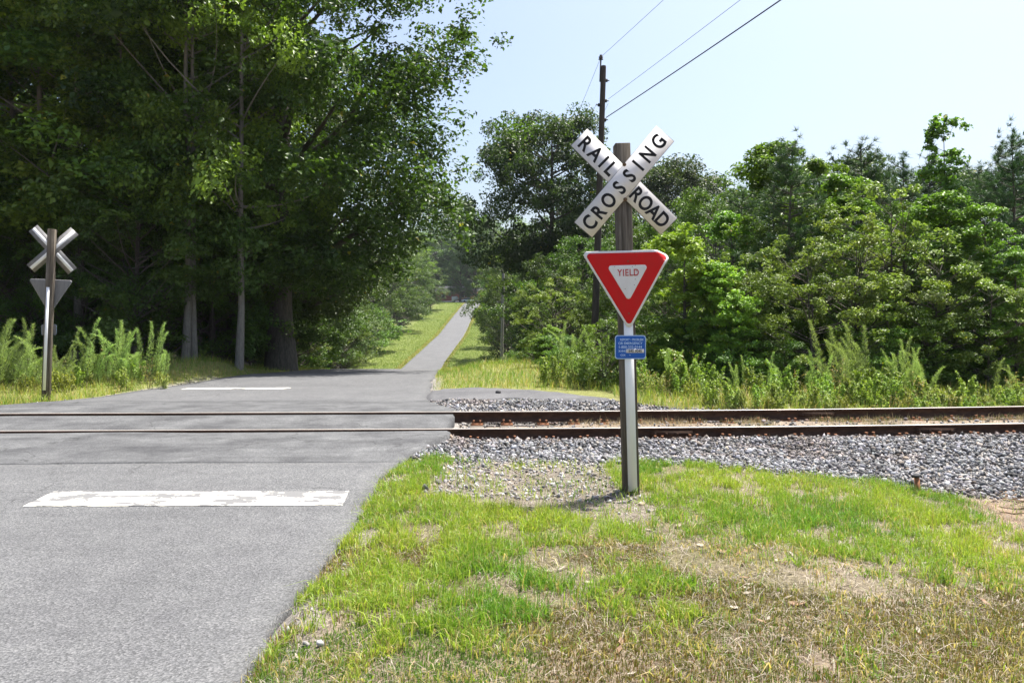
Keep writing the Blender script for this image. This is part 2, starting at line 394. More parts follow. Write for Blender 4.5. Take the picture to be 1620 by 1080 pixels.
def near_z(x, y):
    t = y - yt(x)
    zr_ = road_z(x, y)
    near = sstep(-3.2, -.25, t) * (1 - sstep(.25, 4.5, t))
    top = ztop(x * 0 - 1, t) - .006
    return zr_ * (1 - near) + top * near + .004
EDGE_N, EDGE_F = 9.02, 15.7
road = sheet('road', np.concatenate([np.arange(-40, 2, 2.), np.arange(2, EDGE_N - .1, .12), [EDGE_N]]), 26, left_edge, right_edge, near_z, M['asphalt'],
             label='grey asphalt country road running over the crossing and up the hill', cat='road', kind='structure')
far_rows = np.concatenate([[EDGE_F], np.arange(EDGE_F + .15, 40, .3), np.arange(40, 130, 1.5), np.arange(130, 243, 3)])
sheet('road_surface', far_rows, 24, left_edge, right_edge, near_z, M['asphalt'], road, label='road climbing the hill beyond the tracks')
crossing = sheet('crossing_pavement', np.concatenate([np.arange(EDGE_N + .012, 11.36, .08), [11.39]]), 60, left_edge, right_edge,
                 lambda x, y: near_z(x, y) + .004 + .016 * (vnoise(x, y, .9, 61) - .5) - .024 * sstep(10.6, 11.3, y - YAW * x), M['asphalt2'], label='patched darker asphalt laid around the rails at the crossing', cat='pavement', kind='structure', skirt=.15)
sheet('asphalt_strip', np.linspace(11.62, 12.87, 16), 60, left_edge, right_edge, lambda x, y: near_z(x, y) + .004 + .012 * (vnoise(x, y, .9, 62) - .5) - .026, M['asphalt2'], crossing, skirt=.15)
sheet('asphalt_strip', np.linspace(13.075, EDGE_F - .012, 30), 60, left_edge, right_edge, lambda x, y: near_z(x, y) + .004 + .012 * (vnoise(x, y, .9, 63) - .5) - .006, M['asphalt2'], crossing, skirt=.15)

# asphalt apron that spreads along the far side of the track
def apron():
    up = [(655, 625), (680, 617), (720, 613.5), (780, 615), (840, 619), (900, 626), (965, 636)]
    lo = [(660, 629), (690, 638), (730, 637), (790, 635.5), (850, 637), (905, 640), (958, 640.5)]
    def w(p, z=-.02): d = FPX * (CAMZ - z) / (p[1] - HZ); return at(p[0], d), d
    U = np.array([w(p) for p in up]); L = np.array([w(p) for p in lo])
    s = np.linspace(0, 1, 7); q = np.linspace(0, 1, 48)
    U = np.c_[np.interp(q, s, U[:, 0]), np.interp(q, s, U[:, 1])]; L = np.c_[np.interp(q, s, L[:, 0]), np.interp(q, s, L[:, 1])]
    U[:, 1] += .3 * (vnoise(q * 9, q, 2.3, 5) - .5) + .15 * (vnoise(q * 30, q, 2.3, 15) - .5); L[:, 1] += .3 * (vnoise(q * 9, q, 2.7, 6) - .5) + .16 * (vnoise(q * 30, q, 2.7, 16) - .5)
    rows = []
    for f in np.linspace(0, 1, 14):
        p = L * (1 - f) + U * f
        z = np.maximum(terrain(p[:, 0], p[:, 1]), -.09) + .012 + .045 * math.sin(math.pi * f) + .012 * vnoise(p[:, 0], p[:, 1], 2, 8)
        rows.append(np.c_[p, z])
    V = np.array(rows); m, n = V.shape[:2]; idx = np.arange(m * n).reshape(m, n)
    F = [np.stack([idx[:-1, :-1], idx[:-1, 1:], idx[1:, 1:], idx[1:, :-1]], -1).reshape(-1, 4)]
    rim = np.concatenate([idx[0, :], idx[1:, -1], idx[-1, -2::-1], idx[-2:0:-1, 0]]); P = V.reshape(-1, 3)
    low = P[rim].copy(); low[:, 2] -= .14
    a = np.arange(len(rim)); b = (a + 1) % len(rim); F.append(np.stack([rim[a], len(P) + a, len(P) + b, rim[b]], -1))
    link('asphalt_apron', fast_mesh('asphalt_apron', np.vstack([P, low]), F, M['asphalt_old'], None, True),
         label='worn tongue of asphalt beside the road along the far rail', cat='pavement', kind='structure')
apron()

def stop_line(x0, x1, y0, y1, skew, seed):
    n = 60; u = np.linspace(0, 1, n); rows = []
    for f in np.linspace(0, 1, 6):
        x = x0 + (x1 - x0) * u + skew * f
        e = (f - .5) * 2 * .022 * (vnoise(u * 14, f * 0 + u, 2, seed + int(f > .5)) - .5) * (abs(f - .5) > .45)
        y = y0 + (y1 - y0) * f + e + YAW * x * .6
        rows.append(np.c_[x, y, near_z(x, y - 0) + .005])
    V = np.array(rows); idx = np.arange(6 * n).reshape(6, n)
    F = np.stack([idx[:-1, :-1], idx[:-1, 1:], idx[1:, 1:], idx[1:, :-1]], -1).reshape(-1, 4)
    link('stop_line', fast_mesh('stop_line', V.reshape(-1, 3), F, M['paint']), road, label='worn white stop line painted across the lane')
stop_line(-4.30, -1.50, 6.98, 7.55, -.06, 1)
stop_line(-8.05, -5.5, 19.2, 19.75, 0, 5)

# ------------------------------------------------------------------ track
track = link('railroad_track', None, label='single railroad track with rusty rails crossing the road', cat='railroad track', loc=(0, 12.25, 0))
def rail_profile():
    return [(-.07, 0), (.07, 0), (.07, .012), (.012, .028), (.010, .125), (.036, .138), (.037, .160), (.030, .168), (.018, .1705),
            (-.018, .1705), (-.030, .168), (-.037, .160), (-.036, .138), (-.010, .125), (-.012, .028), (-.07, .012)]
def make_rail(t0):
    xs = np.concatenate([np.arange(-70, -12, 4.), np.arange(-12, 14, .5), np.arange(14, 81, 4.)])
    pr = np.array(rail_profile()); n = len(pr); V = []
    for x in xs:
        wob = .006 * math.sin(x * .7 + t0)
        V.append(np.c_[np.full(n, x), 0 * pr[:, 0] + pr[:, 0] + t0 + YAW * x + wob, pr[:, 1] + float(ztop(x, t0)) - .1705])
    V = np.array(V).reshape(-1, 3); i = np.arange(len(xs) - 1)[:, None] * n; j = np.arange(n)[None]; k = (j + 1) % n
    F = np.stack([i + j, i + n + j, i + n + k, i + k], -1).reshape(-1, 4)
    me = fast_mesh('rail', V, F, M['rail']); me.materials.append(M['rail_top'])
    mi = np.zeros((len(xs) - 1, n), np.int32); mi[:, 8] = 1; mi[:, 7] = 1; mi[:, 9] = 1
    me.polygons.foreach_set('material_index', mi.ravel())
    return link('rail', me, track)
T0 = .752
rails = {s: make_rail(s * T0) for s in (-1, 1)}
def joint_bar(x, s, side):
    b = MB(); L = .62; zt_ = float(ztop(x, s * T0)) - .1705; y0 = s * T0 + YAW * x
    b.box((x, y0 + side * .022, zt_ + .078), (L, .018, .082)); b.box((x, y0 + side * .036, zt_ + .034), (L, .03, .012)); b.box((x, y0 + side * .028, zt_ + .117), (L, .02, .010))
    for q in (-.24, -.08, .08, .24): b.box((x + q, y0 + side * .043, zt_ + .076), (.034, .025, .034))
    link('joint_bar', b.mesh('joint_bar', M['rail']), rails[s])
for x, s in ((6.3, -1), (2.35, -1), (5.1, 1)):
    joint_bar(x, s, -1); joint_bar(x, s, 1)
tb = MB(); tb.box((0, 0, 0), (.235, 2.6, .18)); tie_me = bevel_mesh(tb.mesh('crosstie', M['tie']), .012)
pb = MB(); pb.box((0, 0, 0), (.19, .34, .018)); pb.box((0, .088, .014), (.19, .02, .012)); pb.box((0, -.088, .014), (.19, .02, .012)); plate_me = pb.mesh('tie_plate', M['rust'])
sb = MB(); sb.box((0, 0, .0), (.018, .018, .06)); sb.box((0, .008, .034), (.032, .038, .016)); spike_me = sb.mesh('spike', M['rust'])
for k in range(26):
    x = -.55 + .525 * k + random.uniform(-.03, .03)
    zt_ = float(ztop(x, 0)) - .1705 - .018
    tie = link('crosstie', tie_me, track, loc=(x, YAW * x + random.uniform(-.03, .03), zt_ - .092), rot=(R(1.35), random.uniform(-.01, .01), R(2) + random.uniform(-.02, .02)))
    for s in (-1, 1):
        zz = .10
        link('tie_plate', plate_me, tie, loc=(0, s * T0, zz))
        for dx, dy in ((-.055, -.115), (.055, .115), (.05, -.115)):
            link('spike', spike_me, tie, loc=(dx, s * T0 + dy, zz + .02 + random.uniform(-.004, .02)), rot=(0, 0, 0 if dy < 0 else math.pi))
    tie.location.y += 0

# ------------------------------------------------------------------ ballast stones (real stones, one mass)
def ico():
    bm = bmesh.new(); bmesh.ops.create_icosphere(bm, subdivisions=1, radius=1)
    V = np.array([v.co[:] for v in bm.verts]); F = np.array([[v.index for v in f.verts] for f in bm.faces]); bm.free(); return V, F
ICV, ICF = ico()
def stones(name, P, size, colr, label, seed, flat=.6):
    r = np.random.default_rng(seed); n = len(P)
    J = 1 + .5 * (r.random((n, 12, 1)) - .5) * 2
    V = ICV[None] * J * np.stack([1 + .35 * (r.random(n) - .5), .78 + .3 * (r.random(n) - .5), flat + .3 * (r.random(n) - .5)], -1)[:, None, :]
    q = r.normal(size=(n, 4)); q /= np.linalg.norm(q, axis=1)[:, None]; w_, x, y, z = q.T
    Rm = np.stack([np.stack([1 - 2 * (y * y + z * z), 2 * (x * y - z * w_), 2 * (x * z + y * w_)], -1), np.stack([2 * (x * y + z * w_), 1 - 2 * (x * x + z * z), 2 * (y * z - x * w_)], -1),
                   np.stack([2 * (x * z - y * w_), 2 * (y * z + x * w_), 1 - 2 * (x * x + y * y)], -1)], 1)
    V = np.einsum('nij,nkj->nki', Rm, V) * size[:, None, None] + P[:, None, :]
    F = (ICF[None] + (np.arange(n) * 12)[:, None, None]).reshape(-1, 3)
    Cc = np.repeat(colr, 12, axis=0)
    return link(name, fast_mesh(name, V.reshape(-1, 3), F, M['stone'], Cc), label=label, cat='gravel', kind='stuff')
def stone_cols(n, r, base=.16, var=.105):
    g = np.clip(base + var * r.normal(size=n), .04, .45)
    c = np.stack([g * (1 + .03 * r.normal(size=n)), g, g * (1.05 + .05 * r.normal(size=n))], -1)
    warm = r.random(n) < .09; c[warm] *= np.array([1.15, .98, .8]); return np.clip(c, .03, .75)
r = np.random.default_rng(11)
N = 74000
x = r.uniform(-2.4, 9.6, N); y = r.uniform(7.2, 15.7, N)
g_, b_, rd_, sh_, _ = ground_cover(x, y)
t = y - yt(x)
keep = r.random(N) < np.where(np.abs(t) < .66, .07, np.clip(np.where(t < 0, g_, g_ * .85) + .10 * b_, 0, 1)) * np.where(x > 8.5, .4, 1)
keep &= ~((x < right_edge(y) + .02)) & (np.abs(np.abs(t) - T0) > .10)
x, y, t = x[keep], y[keep], t[keep]; n = len(x)
sz = np.clip(r.normal(.0225, .0075, n), .009, .05) * np.where(b_[keep] > .4, .6, 1)
z = terrain(x, y) + sz * r.uniform(.1, .9, n) + .022 * np.exp(-((np.abs(t) - 1.15) / .5) ** 2)
bc = stone_cols(n, r); rs = (np.exp(-((np.abs(t) - T0) / .3) ** 2) * r.uniform(.2, 1, n) + .5 * sstep(.55, .7, fbm(x, y, 1.2, 33)))[:, None]; bc = bc * (1 - .75 * np.clip(rs, 0, 1)) + .75 * np.clip(rs, 0, 1) * bc * np.array([.95, .68, .5])
stones('ballast', np.c_[x, y, z], sz, bc, 'loose grey crushed stone ballast along the rails', 3)
N = 20000
x = r.uniform(-9.8, 2.5, N); y = np.where(r.random(N) < .6, r.uniform(7.2, 9.8, N), r.uniform(3.2, 22, N))
g_, b_, rd_, sh_, _ = ground_cover(x, y)
off = np.maximum(x - right_edge(y), left_edge(y) - x)
keep = (off > -.10) & (r.random(N) < np.clip(sh_ * .9 + b_ * 1.0, 0, 1)) & (np.abs(y - yt(x)) > .9)
x, y = x[keep], y[keep]; n = len(x); sz = np.clip(r.lognormal(-4.35, .45, n), .006, .035)
stones('gravel', np.c_[x, y, terrain(x, y) + sz * .35], sz, stone_cols(n, r, .28, .14) * np.array([1.04, .99, .93]), 'fine gravel strewn along the broken road edge', 5)

# ------------------------------------------------------------------ vegetation generators
def leaf_verts(P, Nn, L, r, wr=.62, fold=.16):
    n = len(P); Nn = Nn / (np.linalg.norm(Nn, axis=1)[:, None] + 1e-9)
    a = r.normal(size=(n, 3)); a[:, 2] -= .35
    D = a - (a * Nn).sum(1)[:, None] * Nn; D /= np.linalg.norm(D, axis=1)[:, None] + 1e-9
    B = np.cross(Nn, D); L = L[:, None]
    base = P - D * L * .5; tip = P + D * L * .5 - Nn * L * .08
    mid = P - D * L * .06 + Nn * L * fold
    V = np.stack([base, mid + B * L * wr * .5, tip, mid - B * L * wr * .5], 1)
    k = np.arange(n)[:, None] * 4
    F = np.vstack([k + np.array([[0, 2, 1]]), k + np.array([[0, 3, 2]])])
    return V.reshape(-1, 3), F

def bez(a, b, c, n):
    t = np.linspace(0, 1, n)[:, None]; return (1 - t) ** 2 * a + 2 * t * (1 - t) * b + t * t * c

def make_tree(seed, H, tr, cb, cr, ncl, clr, nleaf, ls, cdark, cbright, prof='round', bark='bark', lean=0., nlimb=None, flat=.6, multi=1):
    r = np.random.default_rng(seed); wood_ = MB()
    axes = []
    for s in range(multi):
        ph = r.uniform(0, 6.28); ox = 0 if multi == 1 else .12 * tr * 10
        tp = np.linspace(0, 1, 10); top = H * (.93 if s == 0 else r.uniform(.75, .9))
        bend = np.cumsum(r.normal(0, .012 * H / 10 * 1.6, (10, 2)), 0); bend[0] = 0
        px_ = ox * math.cos(ph) * (1 + tp * (2 if multi > 1 else 0)) + bend[:, 0] + lean * tp * H; py_ = ox * math.sin(ph) * (1 + tp * (2 if multi > 1 else 0)) + bend[:, 1]
        P = np.c_[px_, py_, tp * top - .3 * (tp == 0)]
        rad = tr * (1 - .86 * tp ** .9) / (multi ** .5); rad[0] *= 1.35
        wood_.tube(P, rad, 9); axes.append(P)
    u = r.random(ncl); h = cb + (H - cb) * (u if prof == 'round' else u ** 1.15)
    q = (h - cb) / (H - cb)
    if prof == 'round': pr = np.sqrt(np.clip(1 - ((q - .48) / .56) ** 2, .03, 1))
    elif prof == 'full': pr = np.clip(.35 + q * 5, 0, 1) * np.clip(1 - np.clip((q - .2) / .82, 0, 1) ** 2.6, .05, 1)
    elif prof == 'cone': pr = np.clip(1.06 - q, .05, 1) ** .75 * np.clip(.45 + q * 3, 0, 1)
    else: pr = np.clip(.55 + q, 0, 1) * np.sqrt(np.clip(1.02 - q ** 3, .03, 1))
    rr = cr * pr * (.32 + .68 * np.sqrt(r.random(ncl))) * (1 + .18 * r.normal(size=ncl)); th = r.uniform(0, 2 * math.pi, ncl)
    Cc = np.c_[rr * np.cos(th) + np.interp(h, axes[0][:, 2], axes[0][:, 0]), rr * np.sin(th) + np.interp(h, axes[0][:, 2], axes[0][:, 1]), h]
    nl = nlimb or ncl
    for c in Cc[:nl]:
        A = axes[r.integers(multi)]
        d = math.hypot(c[0], c[1]); hb = min(max(c[2] - d * r.uniform(.35, .8), cb * r.uniform(.75, 1.25) if multi == 1 else .1), A[-1, 2] * .97)
        st = np.array([np.interp(hb, A[:, 2], A[:, 0]), np.interp(hb, A[:, 2], A[:, 1]), hb])
        mid = (st + c) / 2 + np.array([0, 0, -.08 * d]) + r.normal(0, .07 * d + .02, 3)
        rb = tr * .42 * (1 - .75 * hb / H) * min(1, .35 + d / (cr + .01))
        wood_.tube(bez(st, mid, c, 6), np.linspace(rb, max(.006, rb * .16), 6), 5, False)
    csz = clr * np.exp(.3 * r.normal(size=ncl)); wts = csz ** 2; cnt = np.maximum(4, (nleaf * wts / wts.sum()).astype(int))
    ids = np.repeat(np.arange(ncl), cnt); n = len(ids)
    # each clump is a few twigs sprays
    g = r.normal(size=(n, 3)); g /= np.linalg.norm(g, axis=1)[:, None]; g *= (r.random(n) ** .45)[:, None]
    lob = r.normal(size=(ncl, 4, 3)) * .42; g = g * .56 + lob[ids, r.integers(0, 4, n)]
    off = g * csz[ids][:, None] * np.array([1, 1, flat])
    P = Cc[ids] + off; P[:, 2] -= .12 * (off[:, 0] ** 2 + off[:, 1] ** 2) ** .5
    P[:, 2] = np.maximum(P[:, 2], .05)
    Nn = np.array([0, 0, .9]) + .5 * off / csz[ids][:, None] + .62 * r.normal(size=(n, 3))
    V, F = leaf_verts(P, Nn, ls * np.exp(.25 * r.normal(size=n)), r)
    f = np.clip(.5 + .22 * r.normal(size=ncl)[ids] + .22 * r.normal(size=n), 0, 1)[:, None]
    col = np.array(cdark) * (1 - f) + np.array(cbright) * f
    yl = r.random(n) < .004; col[yl] = np.array((.20, .17, .03))
    return (wood_.mesh('trunk', M[bark], smooth=True), fast_mesh('crown', V, F, M['leaf'], np.repeat(col, 4, 0)), H)

def make_pine(seed, H, tr, cb, cr, nbr, cdark, cbright):
    r = np.random.default_rng(seed); wd = MB()
    tp = np.linspace(0, 1, 9); P = np.c_[.02 * H * np.sin(tp * 3 + seed), .015 * H * np.cos(tp * 4), tp * H * .985 - .2 * (tp == 0)]
    wd.tube(P, tr * (1 - .9 * tp), 7)
    tufts = []
    for k in range(nbr):
        q = r.random() ** .85; h = cb + (H - cb) * q; L = cr * (1.03 - q) ** .7 * r.uniform(.6, 1.1) + .12; th = r.uniform(0, 6.28)
        st = np.array([np.interp(h, P[:, 2], P[:, 0]), np.interp(h, P[:, 2], P[:, 1]), h])
        e = st + np.array([math.cos(th) * L, math.sin(th) * L, L * r.uniform(.15, .6) * (.5 + q)])
        m = (st + e) / 2 - np.array([0, 0, .12 * L]); B = bez(st, m, e, 6); wd.tube(B, np.linspace(.02 * H / 7, .005, 6), 4, False)
        for s in np.linspace(.35, 1, max(3, int(L * 5))):
            i_ = s * 5; a = int(min(i_, 4)); p = B[a] + (B[a + 1] - B[a]) * (i_ - a); d = B[a + 1] - B[a]; d = d / np.linalg.norm(d) + np.array([0, 0, .35])
            tufts.append((p + r.normal(0, .05, 3), d))
            if s > .5: tufts.append((p + r.normal(0, .14, 3), d + r.normal(0, .4, 3)))
    for k in range(4): tufts.append((P[-1] - [0, 0, .12 * k], np.array([0, 0, 1.])))
    tp_ = np.array([a for a, _ in tufts]); td = np.array([b for _, b in tufts]); td /= np.linalg.norm(td, axis=1)[:, None]
    k = 26; n = len(tp_) * k; base = np.repeat(tp_, k, 0) + r.normal(0, .02, (n, 3))
    D = np.repeat(td, k, 0) * .8 + .62 * r.normal(size=(n, 3)); D /= np.linalg.norm(D, axis=1)[:, None]
    side = np.cross(D, r.normal(size=(n, 3))); side /= np.linalg.norm(side, axis=1)[:, None]
    L = r.uniform(.11, .22, n)[:, None]; wv = .0075
    V = np.stack([base - side * wv, base + side * wv, base + D * L], 1).reshape(-1, 3); F = np.arange(n * 3).reshape(-1, 3)
    f = np.clip(.5 + .3 * np.repeat(r.normal(size=len(tp_)), k) + .2 * r.normal(size=n), 0, 1)[:, None]
    col = np.array(cdark) * (1 - f) + np.array(cbright) * f
    return (wd.mesh('trunk', M['bark'], smooth=True), fast_mesh('crown', V, F, M['needle'], np.repeat(col, 3, 0)), H)

DG, MG, BG, YG, OL = (.028, .052, .016), (.055, .105, .022), (.10, .19, .035), (.13, .17, .035), (.075, .105, .045)
TREES = {
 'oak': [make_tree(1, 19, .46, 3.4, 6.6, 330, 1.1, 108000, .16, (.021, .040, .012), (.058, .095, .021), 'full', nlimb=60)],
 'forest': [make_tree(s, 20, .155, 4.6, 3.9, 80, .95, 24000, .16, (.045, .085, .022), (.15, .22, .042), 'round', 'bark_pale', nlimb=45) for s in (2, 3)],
 'mid': [make_tree(s, 9, .13, .8, 3.0, 85, .66, 19000, .13, (.030, .056, .017), (.075, .125, .028), multi=2) for s in (4, 5)],
 'lime': [make_tree(18, 5.5, .08, .15, 1.9, 75, .38, 15000, .115, (.10, .17, .03), (.21, .30, .055), 'cone')],
 'gum': [make_tree(s, 6.5, .09, .3, 1.9, 70, .35, 14000, .105, (.055, .105, .022), (.125, .215, .038), 'cone') for s in (6, 7)],
 'olive': [make_tree(s, 5.2, .08, .25, 2.1, 66, .31, 13500, .078, (.06, .09, .026), (.165, .205, .062), multi=3) for s in (8, 9)],
 'shrub': [make_tree(s, 2.6, .04, .1, 1.3, 50, .36, 8000, .075, (.045, .085, .02), (.11, .175, .04), multi=3) for s in (10, 11)],
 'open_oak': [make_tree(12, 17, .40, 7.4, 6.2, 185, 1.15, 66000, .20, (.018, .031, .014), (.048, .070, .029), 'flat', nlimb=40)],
 'sapling': [make_tree(13, 8, .06, 2.0, 1.25, 75, .25, 3600, .14, (.05, .09, .025), (.10, .17, .04), 'cone')],
 'pine': [make_pine(s, 7, .085, .8, 1.25, 105, (.022, .05, .022), (.055, .10, .04)) for s in (14, 15)],
 'far': [make_tree(s, 26, .5, 2.5, 7.5, 120, 1.7, 17000, .42, (.045, .075, .04), (.085, .13, .065)) for s in (16, 17)],
}
KIND = {'oak': ('oak_tree', 'tree'), 'forest': ('forest_tree', 'tree'), 'mid': ('understory_tree', 'tree'), 'gum': ('sweetgum_tree', 'tree'), 'lime': ('sweetgum_tree', 'tree'), 'olive': ('olive_bush', 'bush'),
        'shrub': ('shrub', 'shrub'), 'open_oak': ('oak_tree', 'tree'), 'sapling': ('sapling_tree', 'tree'), 'pine': ('pine_tree', 'tree'), 'far': ('hilltop_tree', 'tree')}
def plant(kind, x, y, H, label, group=None, wide=1.0, var=None, rz=None, tilt=0.):
    v = TREES[kind]; tm, cm, h0 = v[random.randrange(len(v)) if var is None else var]
    s = H / h0; z = float(terrain(np.array([x]), np.array([y]))[0])
    o = link(KIND[kind][0], None, label=label, cat=KIND[kind][1], group=group, loc=(x, y, z), rot=(0, tilt, random.uniform(0, 6.28) if rz is None else rz))
    o.scale = (s * wide, s * wide, s)
    link('trunk', tm, o); link('crown', cm, o)
    return o
def by_px(kind, px, top, d, label, group=None, wide=1.0, var=None, rz=None):
    x = at(px, d); z = float(terrain(np.array([x]), np.array([d]))[0]); return plant(kind, x, d, zat(top, d) - z, label, group, wide, var, rz)

# ------------------------------------------------------------------ crossing signs
FONT_CACHE = {}
def text_mesh(s, size, mat, bold=.0, sx=1.0, name='lettering', gap=1.0):
    cu = bpy.data.curves.new('t', 'FONT'); cu.body = s; cu.size = size; cu.align_x = 'CENTER'; cu.align_y = 'CENTER'
    cu.offset = bold; cu.extrude = .0006; cu.space_character = gap; cu.resolution_u = 5
    o = bpy.data.objects.new('t', cu); COL.objects.link(o)
    bpy.context.view_layer.update()
    me = bpy.data.meshes.new_from_object(o.evaluated_get(bpy.context.evaluated_depsgraph_get()))
    bpy.data.objects.remove(o); bpy.data.curves.remove(cu)
    n = len(me.vertices); V = np.empty(n * 3); me.vertices.foreach_get('co', V); V = V.reshape(-1, 3)
    c = (V.max(0) + V.min(0)) / 2; V[:, :2] -= c[:2]; V[:, 0] *= sx
    W = np.c_[V[:, 0], -V[:, 2], V[:, 1]]                       # stand it up, facing -Y
    me.vertices.foreach_set('co', W.ravel()); me.update(); me.materials.clear(); me.materials.append(mat); me.name = name
    return me
def rounded_tri(w, rad, n=7):
    """points (x,z) of a point-down rounded triangle, centred on its centroid"""
    h = w * .866; C3 = [(-w / 2, h / 3), (w / 2, h / 3), (0, -2 * h / 3)]; out = []
    ins = 1 - rad / (h / 3)
    for k, (cx_, cz_) in enumerate(C3):
        a0 = [150, 30, 270][k]
        for q in range(n):
            a = R([a0 + 60 - 120 * q / (n - 1), a0 + 60 - 120 * q / (n - 1), a0 + 60 - 120 * q / (n - 1)][k]); out.append((cx_ * ins + rad * math.cos(a), cz_ * ins + rad * math.sin(a)))
    res = []                                                    # densify straight runs
    for a, b in zip(out, out[1:] + out[:1]):
        m = max(1, int(math.hypot(b[0] - a[0], b[1] - a[1]) / .03))
        for q in range(m): res.append((a[0] + (b[0] - a[0]) * q / m, a[1] + (b[1] - a[1]) * q / m))
    return np.array(res)
def bend_corner(V, bent):
    if not bent: return V
    V = V.copy(); d = np.clip((V[:, 0] * .86 + V[:, 2] * .5) - .375, 0, 1)    # distance past the crease near the upper right corner
    V[:, 1] += d * .8; V[:, 0] -= d * .02; V[:, 2] -= d * .42
    return V
def tri_plate(w, rad, y0, thick, mat, bent, name):
    o = rounded_tri(w, rad); n = len(o); ts = np.linspace(1, 0, 14)[:-1]; V = []
    for t_ in ts: V.append(np.c_[o[:, 0] * t_, np.full(n, y0), o[:, 1] * t_])
    nr = len(ts); V.append(np.array([[0, y0, 0]])); V = np.vstack(V); back = V.copy(); back[:, 1] += thick
    i = np.arange(nr - 1)[:, None] * n; j = np.arange(n)[None]; k = (j + 1) % n
    Fq = np.stack([i + j, i + n + j, i + n + k, i + k], -1).reshape(-1, 4); Ft = np.array([[(nr - 1) * n + q, nr * n, (nr - 1) * n + (q + 1) % n] for q in range(n)])
    m = len(V); rim = np.array([[q, (q + 1) % n, m + (q + 1) % n, m + q] for q in range(n)])
    return fast_mesh(name, bend_corner(np.vstack([V, back]), bent), [Fq, Fq[:, ::-1] + m, rim, Ft, Ft[:, ::-1] + m], mat)

